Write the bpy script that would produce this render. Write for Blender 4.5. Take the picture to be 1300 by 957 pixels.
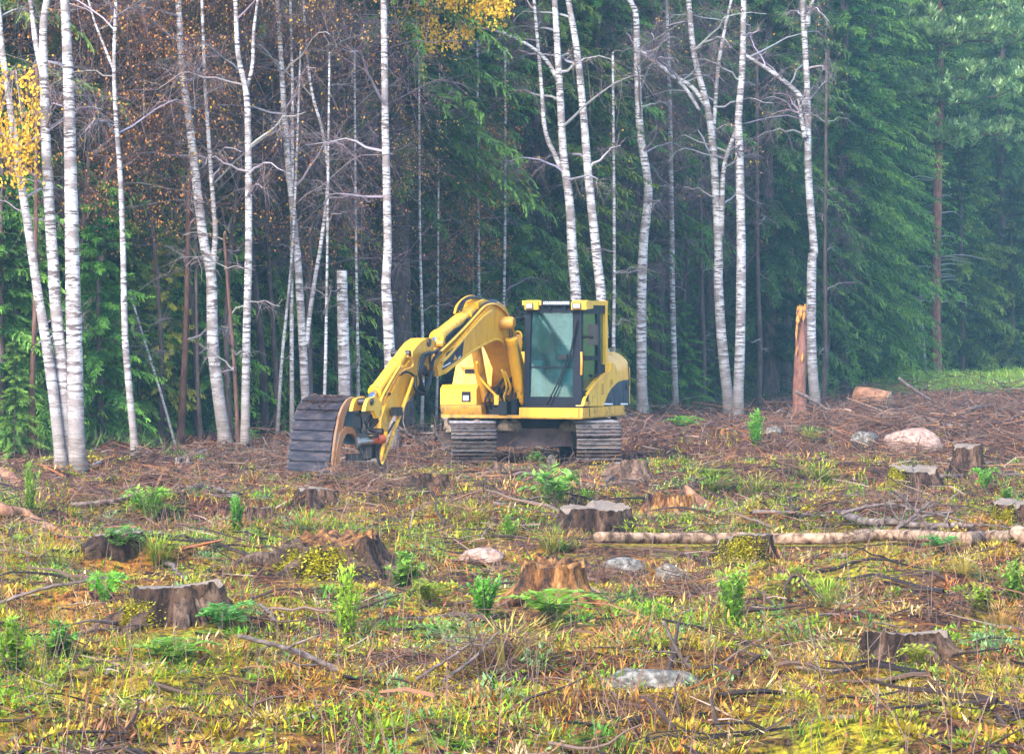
import bpy, bmesh, math, random
import numpy as np
from mathutils import Vector, Matrix

for o in list(bpy.data.objects):
    bpy.data.objects.remove(o, do_unlink=True)
scene = bpy.context.scene
COL = scene.collection
rnd = random.Random(7)
R = math.radians

# ------------------------------------------------------------------ camera, sky, sun, exposure
FPX, HOR, EYE = 4200.0, 410.0, 2.2          # focal length in photo pixels, horizon row, eye height
PITCH = math.atan((478.5 - HOR) / FPX)
cam_data = bpy.data.cameras.new('camera')
cam_data.sensor_width = 36.0
cam_data.sensor_fit = 'HORIZONTAL'
cam_data.lens = FPX / 1300.0 * 36.0
cam_data.clip_start = 0.5
cam_data.clip_end = 4000
cam = bpy.data.objects.new('camera', cam_data)
COL.objects.link(cam)
cam.location = (0, 0, EYE)
cam.rotation_euler = (math.pi / 2 - PITCH, 0, 0)
scene.camera = cam

SUN_EL, SUN_AZ = R(36), R(208)              # soft light through overcast, from behind the camera, a little left
world = bpy.data.worlds.new('World')
scene.world = world
world.use_nodes = True
wn, wl = world.node_tree.nodes, world.node_tree.links
wn.clear()
sky = wn.new('ShaderNodeTexSky')
sky.sky_type = 'NISHITA'
sky.sun_disc = False
sky.sun_elevation = SUN_EL
sky.sun_rotation = SUN_AZ
sky.air_density = 1.0
sky.dust_density = 0.8
sky.ozone_density = 1.6
bg = wn.new('ShaderNodeBackground')
bg.inputs['Strength'].default_value = 0.10
wo = wn.new('ShaderNodeOutputWorld')
wl.new(sky.outputs[0], bg.inputs['Color'])
wl.new(bg.outputs[0], wo.inputs['Surface'])
sd = bpy.data.lights.new('sun', 'SUN')
sd.energy = 1.5
sd.angle = R(22)
sd.color = (1.0, 0.95, 0.87)
sun = bpy.data.objects.new('sun', sd)
COL.objects.link(sun)
sv = Vector((math.sin(SUN_AZ) * math.cos(SUN_EL), math.cos(SUN_AZ) * math.cos(SUN_EL), math.sin(SUN_EL)))
sun.rotation_euler = (-sv).to_track_quat('-Z', 'Y').to_euler()
sun.location = (0, 0, 60)
vs = scene.view_settings
vs.view_transform = 'Standard'
vs.look = 'None'
vs.gamma = 1
vs.exposure = 2.68
vs.use_curve_mapping = False
cy = scene.cycles
cy.use_denoising = True
cy.max_bounces = 5
cy.diffuse_bounces = 2
cy.glossy_bounces = 2
cy.transmission_bounces = 4
cy.transparent_max_bounces = 8
cy.volume_bounces = 0
cy.use_adaptive_sampling = True
cy.adaptive_threshold = 0.02

# ------------------------------------------------------------------ helpers: noise, pixels to points
_rs = np.random.RandomState(3)
_TAB = _rs.rand(256, 256)

def vnoise(x, y):
    x = np.asarray(x, float); y = np.asarray(y, float)
    xi = np.floor(x).astype(int); yi = np.floor(y).astype(int)
    fx = x - xi; fy = y - yi
    fx = fx * fx * (3 - 2 * fx); fy = fy * fy * (3 - 2 * fy)
    a = _TAB[xi % 256, yi % 256]; b = _TAB[(xi + 1) % 256, yi % 256]
    c = _TAB[xi % 256, (yi + 1) % 256]; d = _TAB[(xi + 1) % 256, (yi + 1) % 256]
    return a * (1 - fx) * (1 - fy) + b * fx * (1 - fy) + c * (1 - fx) * fy + d * fx * fy

def sstep(a, b, x):
    t = np.clip((np.asarray(x, float) - a) / (b - a), 0, 1)
    return t * t * (3 - 2 * t)

LEVEL = np.array([((px - 650) / FPX * 9240 / (yb - HOR), 9240 / (yb - HOR) - .35, .75 if yb > 700 else 1.0) for px, yb in
                  ((1148, 838), (703, 772), (222, 790), (425, 736), (757, 677), (947, 713), (1158, 621), (1228, 611), (1290, 667), (800, 611), (404, 641), (852, 655), (148, 693), (404, 600), (932, 800), (441, 816), (850, 690), (1050, 690), (1200, 690))])
def gz(x, y):
    """height of the clearing and of the wooded rise behind it"""
    x = np.asarray(x, float); y = np.asarray(y, float)
    n = (vnoise(x * .22 + 7, y * .22 + 3) - .5) * .34 + (vnoise(x * .9 + 31, y * .9 + 11) - .5) * .30
    n = n + (vnoise(x * 2.3 + 5, y * 2.3 + 71) - .5) * .15 + (vnoise(x * 6.3 + 15, y * 6.3 + 1) - .5) * .07
    flat = np.clip(np.hypot((x - .3) / 2.4, (y - 52.3) / 3.2), 0, 2)
    n = n * (.25 + .75 * sstep(.8, 1.6, flat))
    for a, b, r in LEVEL:
        n = n * (1 - .88 * np.exp(-((x - a) ** 2 + (y - b) ** 2 * .6) / r ** 2))
    n = n * (1 - .5 * sstep(62, 90, y)) + .42 * sstep(99, 107, y) * sstep(8.5, 11.5, x) * (1 - sstep(122, 136, y))
    hill = sstep(135, 330, y) * 26 * (1 - .0 * x)
    return n + hill

def ray(px, py):
    xc = (px - 650.0) / FPX; yc = (478.5 - py) / FPX
    return np.array([xc, math.cos(PITCH) + yc * math.sin(PITCH), -math.sin(PITCH) + yc * math.cos(PITCH)])

def at(px, py, d):
    r = ray(px, py)
    return np.array([0, 0, EYE]) + r * (d / r[1])

def gpt(px, py):
    """the point of the ground that the photograph shows at a pixel"""
    r = ray(px, py)
    d = np.arange(13.0, 170.0, .05)
    z = EYE + r[2] / r[1] * d
    k = np.argmax(z <= gz(r[0] / r[1] * d, d))
    dd = d[k] if z[k] <= gz(r[0] / r[1] * d[k], d[k]) else 150.0
    p = at(px, py, dd)
    p[2] = float(gz(p[0], p[1]))
    return p

def ppm(d):
    return FPX / d

# ------------------------------------------------------------------ helpers: meshes and objects
class MB:
    """collects pieces of one mesh; pieces may carry a colour per vertex"""
    def __init__(self):
        self.V = []; self.T = []; self.Q = []; self.P = []; self.C = []; self.n = 0
    def add(self, V, F, col=None):
        V = np.asarray(V, float).reshape(-1, 3)
        if isinstance(F, np.ndarray):
            (self.T if F.shape[1] == 3 else self.Q).append(F + self.n)
        else:
            for f in F:
                self.P.append([i + self.n for i in f])
        self.V.append(V)
        if col is None: col = (1, 1, 1)
        c = np.asarray(col, float)
        if c.ndim == 1: c = np.tile(c, (len(V), 1))
        self.C.append(c)
        self.n += len(V)
        return self
    def mesh(self, name, mat=None, smooth=False):
        V = np.concatenate(self.V) if self.V else np.zeros((0, 3))
        idx, tot = [], []
        for T in self.T: idx.append(T.reshape(-1)); tot.append(np.full(len(T), 3))
        for Q in self.Q: idx.append(Q.reshape(-1)); tot.append(np.full(len(Q), 4))
        for p in self.P: idx.append(np.array(p)); tot.append(np.array([len(p)]))
        idx = np.concatenate(idx).astype(np.int32); tot = np.concatenate(tot).astype(np.int32)
        m = bpy.data.meshes.new(name)
        m.vertices.add(len(V)); m.vertices.foreach_set('co', V.astype(np.float32).reshape(-1))
        m.loops.add(len(idx)); m.loops.foreach_set('vertex_index', idx)
        m.polygons.add(len(tot))
        st = np.concatenate([[0], np.cumsum(tot)[:-1]]).astype(np.int32)
        m.polygons.foreach_set('loop_start', st)
        m.polygons.foreach_set('loop_total', tot)
        m.polygons.foreach_set('use_smooth', np.full(len(tot), smooth))
        ca = m.color_attributes.new('Col', 'FLOAT_COLOR', 'POINT')
        C = np.concatenate(self.C); C4 = np.ones((len(C), 4), np.float32); C4[:, :3] = C
        ca.data.foreach_set('color', C4.reshape(-1))
        m.update(calc_edges=True)
        if mat is not None: m.materials.append(mat)
        return m
    def obj(self, name, mat=None, parent=None, smooth=False):
        return link(name, self.mesh(name, mat, smooth), parent)

def link(name, mesh, parent=None, loc=None):
    o = bpy.data.objects.new(name, mesh)
    COL.objects.link(o)
    if parent is not None: o.parent = parent
    if loc is not None: o.location = loc
    return o

def tag(o, label, cat, group=None, kind=None):
    if label: o['label'] = label
    if cat: o['category'] = cat
    if group: o['group'] = group
    if kind: o['kind'] = kind
    return o

def empty(name, loc, label=None, cat=None, group=None, rz=0):
    o = link(name, None, None, loc)
    o.empty_display_size = .2
    o.rotation_euler = (0, 0, rz)
    return tag(o, label, cat, group)

def copy_thing(o, loc, rz=0, sc=1.0, label=None, group=None):
    c = o.copy(); COL.objects.link(c)
    c.location = loc; c.rotation_euler = (0, 0, rz); c.scale = (sc, sc, sc)
    if label: c['label'] = label
    if group: c['group'] = group
    for ch in o.children:
        k = ch.copy(); COL.objects.link(k); k.parent = c
    return c

def frame_of(T):
    T = np.asarray(T, float); T = T / (np.linalg.norm(T, axis=-1, keepdims=True) + 1e-9)
    ref = np.where(np.abs(T[..., 2:3]) > .9, np.array([1., 0, 0]), np.array([0, 0, 1.]))
    A = np.cross(T, ref); A /= np.linalg.norm(A, axis=-1, keepdims=True) + 1e-9
    return T, A, np.cross(T, A)

def tube(mb, P, r, sides=10, col=None, cap=True, wob=0.0, seed=0):
    P = np.asarray(P, float); n = len(P)
    r = np.full(n, r, float) if np.isscalar(r) else np.asarray(r, float)
    T = np.gradient(P, axis=0); T /= np.linalg.norm(T, axis=1, keepdims=True) + 1e-9
    ref = np.array([0, 0, 1.]) if abs(T[:, 2].mean()) < .8 else np.array([1., 0, 0])
    A = np.cross(T, ref); A /= np.linalg.norm(A, axis=1, keepdims=True) + 1e-9
    B = np.cross(T, A)
    th = np.arange(sides) / sides * 2 * math.pi
    rr = r[:, None] * np.ones(sides)
    if wob:
        g = np.random.RandomState(seed)
        rr = rr * (1 + wob * (g.rand(n, sides) - .5) * 2)
    V = P[:, None, :] + rr[..., None] * (np.cos(th)[None, :, None] * A[:, None, :] + np.sin(th)[None, :, None] * B[:, None, :])
    V = V.reshape(-1, 3)
    i, j = np.meshgrid(np.arange(n - 1), np.arange(sides), indexing='ij')
    j2 = (j + 1) % sides
    Q = np.stack([i * sides + j, i * sides + j2, (i + 1) * sides + j2, (i + 1) * sides + j], -1).reshape(-1, 4)
    Q = Q[:, ::-1]
    base = mb.n
    mb.add(V, np.ascontiguousarray(Q), col)
    if cap:
        mb.P.append([base + k for k in range(sides)])
        mb.P.append([base + (n - 1) * sides + k for k in range(sides)][::-1])
    return mb

def smooth_path(pts, n=24):
    """Catmull-Rom through the points"""
    P = np.asarray(pts, float)
    if len(P) < 3:
        t = np.linspace(0, 1, n)[:, None]; return P[0] * (1 - t) + P[-1] * t
    E = np.vstack([2 * P[0] - P[1], P, 2 * P[-1] - P[-2]])
    s = np.linspace(0, len(P) - 1 - 1e-6, n); k = s.astype(int); f = (s - k)[:, None]
    a, b, c, d = E[k], E[k + 1], E[k + 2], E[k + 3]
    return .5 * (2 * b + (c - a) * f + (2 * a - 5 * b + 4 * c - d) * f ** 2 + (3 * b - a - 3 * c + d) * f ** 3)

def sticks(mb, P0, P1, r0, r1, col=None):
    """many thin three-sided twigs at once"""
    P0 = np.asarray(P0, float); P1 = np.asarray(P1, float); n = len(P0)
    if n == 0: return
    T, A, B = frame_of(P1 - P0)
    r0 = np.broadcast_to(np.asarray(r0, float), n)[:, None]; r1 = np.broadcast_to(np.asarray(r1, float), n)[:, None]
    V = []
    for Pp, r in ((P0, r0), (P1, r1)):
        for a in (0, 2.094, 4.189):
            V.append(Pp + r * (math.cos(a) * A + math.sin(a) * B))
    V = np.stack(V, 1).reshape(-1, 3)
    f = np.array([[0, 1, 4, 3], [1, 2, 5, 4], [2, 0, 3, 5]])
    Q = (np.arange(n)[:, None, None] * 6 + f[None]).reshape(-1, 4)
    if col is not None and np.ndim(col) == 2: col = np.repeat(col, 6, 0)
    mb.add(V, Q, col)

def blades(mb, P, D, L, W, N=None, col=None, tipcol=None):
    """many narrow diamonds: base, two sides, tip"""
    P = np.asarray(P, float); n = len(P)
    if n == 0: return
    D = np.asarray(D, float); D = D / (np.linalg.norm(D, axis=1, keepdims=True) + 1e-9)
    L = np.broadcast_to(np.asarray(L, float), n)[:, None]; W = np.broadcast_to(np.asarray(W, float), n)[:, None]
    if N is None:
        _, S, _ = frame_of(D)
    else:
        S = np.cross(D, N); S /= np.linalg.norm(S, axis=1, keepdims=True) + 1e-9
    m = P + D * L * .45
    V = np.stack([P, m - S * W * .5, P + D * L, m + S * W * .5], 1).reshape(-1, 3)
    Q = (np.arange(n)[:, None] * 4 + np.array([0, 1, 2, 3])[None])
    if col is not None and np.ndim(col) == 2:
        c = np.repeat(col, 4, 0)
        if tipcol is not None: c.reshape(-1, 4, 3)[:, 2, :] = tipcol
        col = c
    mb.add(V, Q, col)

def rotz(V, a):
    c, s = math.cos(a), math.sin(a)
    return np.asarray(V) @ np.array([[c, s, 0], [-s, c, 0], [0, 0, 1]])

def bm_obj(name, bm, mat, parent=None, bevel=0.0, seg=2, smooth=False):
    if bevel:
        bmesh.ops.bevel(bm, geom=[e for e in bm.edges if e.calc_face_angle(0) > .5], offset=bevel, segments=seg, affect='EDGES', profile=.5, clamp_overlap=True)
    bmesh.ops.recalc_face_normals(bm, faces=bm.faces)
    m = bpy.data.meshes.new(name); bm.to_mesh(m); bm.free()
    m.materials.append(mat)
    if smooth:
        for p in m.polygons: p.use_smooth = True
        try: m.set_sharp_from_angle(angle=R(38))
        except Exception: pass
    return link(name, m, parent)

def prism(bm, A, B):
    """closed solid between two outlines with equally many points"""
    a = [bm.verts.new(tuple(p)) for p in A]; b = [bm.verts.new(tuple(p)) for p in B]
    n = len(a)
    bm.faces.new(a); bm.faces.new(b[::-1])
    for i in range(n):
        bm.faces.new((a[i], b[i], b[(i + 1) % n], a[(i + 1) % n]))
    return bm

# ------------------------------------------------------------------ materials
MATS = {}
def nodes_of(name):
    m = bpy.data.materials.new(name); m.use_nodes = True
    nt = m.node_tree; b = nt.nodes['Principled BSDF']
    MATS[name] = m
    return m, nt, b

def N(nt, typ, **kw):
    n = nt.nodes.new(typ)
    for k, v in kw.items():
        if k in n.inputs: n.inputs[k].default_value = v
        else: setattr(n, k, v)
    return n

def ramp(nt, fac, stops, interp='LINEAR'):
    r = nt.nodes.new('ShaderNodeValToRGB'); r.color_ramp.interpolation = interp
    el = r.color_ramp.elements
    while len(el) < len(stops): el.new(.5)
    for e, (p, c) in zip(el, stops):
        e.position = p; e.color = (*c, 1) if len(c) == 3 else c
    nt.links.new(fac, r.inputs[0])
    return r

def noise(nt, scale, detail=4, rough=.55, vec=None, coord='Object', stretch=None):
    if vec is None:
        tc = nt.nodes.new('ShaderNodeTexCoord'); vec = tc.outputs[coord]
    if stretch:
        mp = nt.nodes.new('ShaderNodeMapping'); mp.inputs['Scale'].default_value = stretch
        nt.links.new(vec, mp.inputs[0]); vec = mp.outputs[0]
    n = N(nt, 'ShaderNodeTexNoise', Scale=scale, Detail=detail, Roughness=rough)
    nt.links.new(vec, n.inputs['Vector'])
    return n

def mix(nt, fac, a, b, typ='MIX'):
    m = nt.nodes.new('ShaderNodeMix'); m.data_type = 'RGBA'; m.blend_type = typ
    for s, v in ((m.inputs[0], fac), (m.inputs[6], a), (m.inputs[7], b)):
        if hasattr(v, 'links'): nt.links.new(v, s)
        else: s.default_value = v if not isinstance(v, tuple) else (*v, 1)
    return m.outputs[2]

def bump(nt, b, h, strength=.5, dist=.02):
    bp = N(nt, 'ShaderNodeBump', Strength=strength, Distance=dist)
    nt.links.new(h, bp.inputs['Height']); nt.links.new(bp.outputs[0], b.inputs['Normal'])

def noisy(name, stops, scale=4, rough=.8, detail=6, bmp=.3, bdist=.02, stretch=None, metal=0, coord='Object', spec=.3):
    m, nt, b = nodes_of(name)
    n = noise(nt, scale, detail, .62, coord=coord, stretch=stretch)
    r = ramp(nt, n.outputs[0], stops)
    nt.links.new(r.outputs[0], b.inputs['Base Color'])
    b.inputs['Roughness'].default_value = rough; b.inputs['Metallic'].default_value = metal
    b.inputs['Specular IOR Level'].default_value = spec
    if bmp: bump(nt, b, n.outputs[0], bmp, bdist)
    return m

def leafy(name, tint=(1, 1, 1), var=.25, trans=.25, rough=.6, hue=.03):
    """colour from the mesh's own colour layer, a little different from tree to tree"""
    m, nt, b = nodes_of(name)
    a = nt.nodes.new('ShaderNodeVertexColor'); a.layer_name = 'Col'
    oi = nt.nodes.new('ShaderNodeObjectInfo')
    hs = nt.nodes.new('ShaderNodeHueSaturation')
    mr = N(nt, 'ShaderNodeMapRange'); mr.inputs[3].default_value = 1 - var; mr.inputs[4].default_value = 1 + var
    nt.links.new(oi.outputs['Random'], mr.inputs[0]); nt.links.new(mr.outputs[0], hs.inputs['Value'])
    mh = N(nt, 'ShaderNodeMapRange'); mh.inputs[3].default_value = .5 - hue; mh.inputs[4].default_value = .5 + hue
    mm = N(nt, 'ShaderNodeMath', operation='MULTIPLY'); mm.inputs[1].default_value = 7.31
    fr = N(nt, 'ShaderNodeMath', operation='FRACT')
    nt.links.new(oi.outputs['Random'], mm.inputs[0]); nt.links.new(mm.outputs[0], fr.inputs[0])
    nt.links.new(fr.outputs[0], mh.inputs[0]); nt.links.new(mh.outputs[0], hs.inputs['Hue'])
    col = mix(nt, 1.0, a.outputs[0], tint, 'MULTIPLY')
    nt.links.new(col, hs.inputs['Color'])
    nt.links.new(hs.outputs[0], b.inputs['Base Color'])
    b.inputs['Roughness'].default_value = rough
    b.inputs['Specular IOR Level'].default_value = .25
    if trans:
        t = nt.nodes.new('ShaderNodeBsdfTranslucent'); nt.links.new(hs.outputs[0], t.inputs[0])
        mx = nt.nodes.new('ShaderNodeMixShader'); mx.inputs[0].default_value = trans
        out = nt.nodes['Material Output']
        nt.links.new(b.outputs[0], mx.inputs[1]); nt.links.new(t.outputs[0], mx.inputs[2]); nt.links.new(mx.outputs[0], out.inputs[0])
    return m

def paint(name, base, dirt=(.16, .10, .05), amount=.5, rough=.38, spec=.5):
    """machine paint: worn, with rain streaks and mud specks"""
    m, nt, b = nodes_of(name)
    n1 = noise(nt, 2.2, 6, .65); n2 = noise(nt, 9, 6, .7, stretch=(1, 1, .22)); n3 = noise(nt, 34, 3, .6)
    f1 = ramp(nt, n2.outputs[0], [(.5, (0, 0, 0)), (.72, (1, 1, 1))])
    f2 = ramp(nt, n3.outputs[0], [(.62, (0, 0, 0)), (.68, (1, 1, 1))])
    pale = mix(nt, n1.outputs[0], base, tuple(min(1, c * 1.12 + .015) for c in base))
    mm = N(nt, 'ShaderNodeMath', operation='MULTIPLY'); mm.inputs[1].default_value = amount
    nt.links.new(f1.outputs[0], mm.inputs[0])
    c = mix(nt, mm.outputs[0], pale, dirt)
    m2 = N(nt, 'ShaderNodeMath', operation='MULTIPLY'); m2.inputs[1].default_value = amount * .8
    nt.links.new(f2.outputs[0], m2.inputs[0])
    c = mix(nt, m2.outputs[0], c, dirt)
    tc_ = nt.nodes.new('ShaderNodeTexCoord'); sp_ = nt.nodes.new('ShaderNodeSeparateXYZ'); nt.links.new(tc_.outputs['Object'], sp_.inputs[0])
    n4 = noise(nt, 5.5, 7, .75); hz = N(nt, 'ShaderNodeMapRange'); hz.inputs[1].default_value = 2.2; hz.inputs[2].default_value = .6; hz.inputs[3].default_value = -.16; hz.inputs[4].default_value = .06
    nt.links.new(sp_.outputs[2], hz.inputs[0]); ad_ = N(nt, 'ShaderNodeMath', operation='ADD'); nt.links.new(n4.outputs[0], ad_.inputs[0]); nt.links.new(hz.outputs[0], ad_.inputs[1])
    f4 = ramp(nt, ad_.outputs[0], [(.55, (0, 0, 0)), (.64, (.8, .8, .8))])
    c = mix(nt, f4.outputs[0], c, tuple(q * .9 for q in dirt))
    nt.links.new(c, b.inputs['Base Color'])
    rr = ramp(nt, n2.outputs[0], [(.35, (rough,) * 3), (.75, (.8,) * 3)])
    nt.links.new(rr.outputs[0], b.inputs['Roughness'])
    bump(nt, b, n3.outputs[0], .08, .004)
    b.inputs['Specular IOR Level'].default_value = spec
    return m

M_YEL = paint('yellow_paint', (.72, .33, .004), amount=.42, rough=.34)
M_YEL2 = paint('dirty_yellow_paint', (.48, .21, .008), amount=.9)
M_PALE = paint('faded_yellow_paint', (.74, .39, .012), amount=.4)
M_BLK = paint('dark_blue_black_paint', (.003, .006, .014), (.016, .014, .013), .35, .5, .12)
M_BLUE = paint('grey_blue_panel_paint', (.010, .024, .05), (.03, .025, .025), .25, .4, .2)
M_RUB = noisy('black_rubber', [(.3, (.005, .006, .009)), (.8, (.018, .018, .022))], 20, .5, spec=.25)
M_STEEL = noisy('worn_dark_steel', [(.3, (.02, .017, .024)), (.5, (.05, .04, .048)), (.66, (.11, .08, .075)), (.76, (.16, .09, .06))], 7, .42, metal=.5, stretch=(.4, 1, 3), bmp=.4, bdist=.01)
M_SHOE = noisy('muddy_track_steel', [(.32, (.02, .014, .014)), (.48, (.055, .04, .038)), (.6, (.11, .075, .06)), (.75, (.05, .03, .022))], 7, .55, metal=.3, bmp=.5, bdist=.012)
M_EDGE = noisy('polished_grouser_steel', [(.36, (.06, .04, .035)), (.5, (.34, .30, .30)), (.66, (.10, .07, .06))], 9, .35, metal=.7)
M_RUST = noisy('rusty_bucket_steel', [(.3, (.16, .07, .03)), (.5, (.27, .14, .075)), (.72, (.2, .15, .12))], 6, .7, metal=.2)
M_BSTEEL = noisy('bare_blue_grey_steel', [(.34, (.26, .12, .05)), (.45, (.13, .15, .17)), (.6, (.16, .27, .36)), (.8, (.25, .36, .43))], 2.3, .3, metal=.6, bmp=.15)
M_CHROME = noisy('cylinder_rod_chrome', [(.3, (.5, .5, .5)), (.8, (.7, .7, .7))], 5, .15, metal=1, bmp=0)
M_RED = noisy('red_oxide_collar', [(.3, (.3, .05, .02)), (.8, (.45, .14, .06))], 8, .5)
M_LAMP = noisy('lamp_glass', [(.3, (.22, .24, .26)), (.7, (.5, .52, .54))], 30, .12, bmp=.4, bdist=.01)
M_WHITE = noisy('white_decal', [(.3, (.7, .7, .7)), (.7, (.85, .85, .84))], 14, .5, bmp=0)
M_MUD = noisy('dry_mud', [(.3, (.10, .065, .04)), (.7, (.26, .19, .13))], 14, .95, bmp=.8, bdist=.03)
M_ORANGE = noisy('orange_handrail', [(.3, (.7, .2, .02)), (.8, (.85, .32, .05))], 9, .45, bmp=0)
M_SEAT = noisy('grey_seat_cloth', [(.3, (.10, .10, .11)), (.7, (.2, .2, .21))], 30, .9)
M_INT = noisy('grey_cab_trim', [(.3, (.12, .14, .14)), (.7, (.2, .22, .21))], 12, .7)

def glass(name, tint):
    m, nt, b = nodes_of(name)
    out = nt.nodes['Material Output']
    tr = N(nt, 'ShaderNodeBsdfTransparent'); tr.inputs[0].default_value = (*tint, 1)
    n = noise(nt, 5, 5, .7)
    gl = N(nt, 'ShaderNodeBsdfGlossy'); gl.inputs['Roughness'].default_value = .06
    gl.inputs['Color'].default_value = (.85, .97, 1, 1)
    df = N(nt, 'ShaderNodeBsdfDiffuse'); df.inputs[0].default_value = (.16, .34, .36, 1)
    dr = ramp(nt, n.outputs[0], [(.35, (.03,) * 3), (.75, (.15,) * 3)])
    m1 = nt.nodes.new('ShaderNodeMixShader'); nt.links.new(dr.outputs[0], m1.inputs[0])
    nt.links.new(tr.outputs[0], m1.inputs[1]); nt.links.new(df.outputs[0], m1.inputs[2])
    fr = N(nt, 'ShaderNodeFresnel'); fr.inputs[0].default_value = 1.5
    m2 = nt.nodes.new('ShaderNodeMixShader'); nt.links.new(fr.outputs[0], m2.inputs[0])
    nt.links.new(m1.outputs[0], m2.inputs[1]); nt.links.new(gl.outputs[0], m2.inputs[2])
    nt.links.new(m2.outputs[0], out.inputs[0])
    return m
M_GLASS = glass('teal_tinted_glass', (.30, .66, .70))

# ------------------------------------------------------------------ the ground
def ground_material():
    m, nt, b = nodes_of('clearing_soil')
    tc = nt.nodes.new('ShaderNodeTexCoord'); vec = tc.outputs['Object']
    big = noise(nt, .75, 6, .65, vec); mid = noise(nt, 1.6, 6, .65, vec); fine = noise(nt, 14, 6, .7, vec); vf = noise(nt, 70, 3, .7, vec)
    litter = ramp(nt, fine.outputs[0], [(.41, (.014, .008, .009)), (.48, (.075, .028, .018)), (.57, (.19, .07, .036)), (.72, (.29, .15, .09))])
    gold = ramp(nt, fine.outputs[0], [(.40, (.02, .010, .006)), (.48, (.22, .08, .02)), (.56, (.50, .20, .035)), (.72, (.62, .36, .08))])
    moss = ramp(nt, fine.outputs[0], [(.40, (.022, .02, .006)), (.48, (.24, .21, .012)), (.56, (.50, .42, .015)), (.72, (.64, .5, .04))])
    green = ramp(nt, fine.outputs[0], [(.40, (.012, .022, .006)), (.49, (.10, .22, .02)), (.66, (.26, .42, .04))])
    f1 = ramp(nt, mid.outputs[0], [(.42, (0, 0, 0)), (.58, (1, 1, 1))])
    f2 = ramp(nt, big.outputs[0], [(.46, (0, 0, 0)), (.53, (1, 1, 1))])
    f3 = ramp(nt, noise(nt, .9, 5, .6, vec).outputs[0], [(.56, (0, 0, 0)), (.66, (1, 1, 1))])
    c = mix(nt, f1.outputs[0], gold.outputs[0], moss.outputs[0])
    c = mix(nt, f3.outputs[0], c, green.outputs[0])
    # beyond the weeds of the foreground the clearing is needle litter and bark; far right a strip of grass
    sp = nt.nodes.new('ShaderNodeSeparateXYZ'); nt.links.new(vec, sp.inputs[0])
    ad = N(nt, 'ShaderNodeMath', operation='MULTIPLY_ADD'); ad.inputs[1].default_value = 22; nt.links.new(big.outputs[0], ad.inputs[0]); nt.links.new(sp.outputs[1], ad.inputs[2])
    mr = N(nt, 'ShaderNodeMapRange'); mr.inputs[1].default_value = 40; mr.inputs[2].default_value = 52
    nt.links.new(ad.outputs[0], mr.inputs[0])
    c = mix(nt, mr.outputs[0], c, litter.outputs[0])
    mu = N(nt, 'ShaderNodeMath', operation='MULTIPLY'); mu.inputs[1].default_value = .92; nt.links.new(f2.outputs[0], mu.inputs[0])
    c = mix(nt, mu.outputs[0], c, litter.outputs[0])
    g1 = N(nt, 'ShaderNodeMapRange'); g1.inputs[1].default_value = 100; g1.inputs[2].default_value = 103; nt.links.new(sp.outputs[1], g1.inputs[0])
    g2 = N(nt, 'ShaderNodeMapRange'); g2.inputs[1].default_value = 10.5; g2.inputs[2].default_value = 12.0; nt.links.new(sp.outputs[0], g2.inputs[0])
    gm = N(nt, 'ShaderNodeMath', operation='MULTIPLY'); nt.links.new(g1.outputs[0], gm.inputs[0]); nt.links.new(g2.outputs[0], gm.inputs[1])
    mead = ramp(nt, fine.outputs[0], [(.3, (.12, .2, .03)), (.7, (.3, .42, .07))])
    c = mix(nt, gm.outputs[0], c, mead.outputs[0])
    nt.links.new(c, b.inputs['Base Color'])
    b.inputs['Roughness'].default_value = .95; b.inputs['Specular IOR Level'].default_value = .15
    ah = N(nt, 'ShaderNodeMath', operation='ADD'); nt.links.new(fine.outputs[0], ah.inputs[0]); nt.links.new(vf.outputs[0], ah.inputs[1])
    bump(nt, b, ah.outputs[0], .9, .05)
    return m

def build_ground():
    ys = np.concatenate([np.arange(-60, 12, 6), np.arange(12, 60, .16), np.arange(60, 120, .5), np.arange(120, 340, 4), np.array([360, 420, 520, 700, 1000])])
    half = 190
    s = np.linspace(-1, 1, 2 * half + 1)
    V = []
    for y in ys:
        w = max(3.6, abs(y) * .17 + 1.5)
        # fine in view, then quickly outwards to the horizon
        core = s * 1.9
        x = np.where(np.abs(core) <= 1, core * w, np.sign(core) * (w + (np.abs(core) - 1) ** 3 * 850))
        V.append(np.stack([x, np.full_like(x, y), gz(x, y)], 1))
    V = np.concatenate(V); n = 2 * half + 1
    i, j = np.meshgrid(np.arange(len(ys) - 1), np.arange(n - 1), indexing='ij')
    Q = np.stack([i * n + j, i * n + j + 1, (i + 1) * n + j + 1, (i + 1) * n + j], -1).reshape(-1, 4)
    g = MB().add(V, Q).obj('ground', ground_material(), None, True)
    g['kind'] = 'structure'; g['label'] = 'rough brown forest clearing floor with moss, litter and dry grass'
build_ground()

# ------------------------------------------------------------------ the excavator
ROOT = np.array([.38, 52.5, 0.0])
exc = empty('excavator', tuple(ROOT), 'yellow crawler excavator with dark glazed cab and lowered boom parked in clearing', 'excavator')
TH = R(20)
FW = np.array([-math.sin(TH), -math.cos(TH), 0]); LF = np.array([math.cos(TH), -math.sin(TH), 0]); UP = np.array([0, 0, 1.0])
def U(u, v, w): return FW * u + LF * v + UP * w          # forward, to the machine's left, up
def uw(px, py, v):
    """forward distance and height of a photo pixel that lies on the vertical plane v"""
    r = ray(px, py); o = np.array([0, 0, EYE]) - ROOT
    t = (v - o @ LF) / (r @ LF)
    p = o + t * r
    return p @ FW, p[2]
def fw_plane(px, py, u):
    r = ray(px, py); o = np.array([0, 0, EYE]) - ROOT
    t = (u - o @ FW) / (r @ FW); p = o + t * r
    return p @ LF, p[2]
def loc(px, py, d): return at(px, py, d) - ROOT

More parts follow.
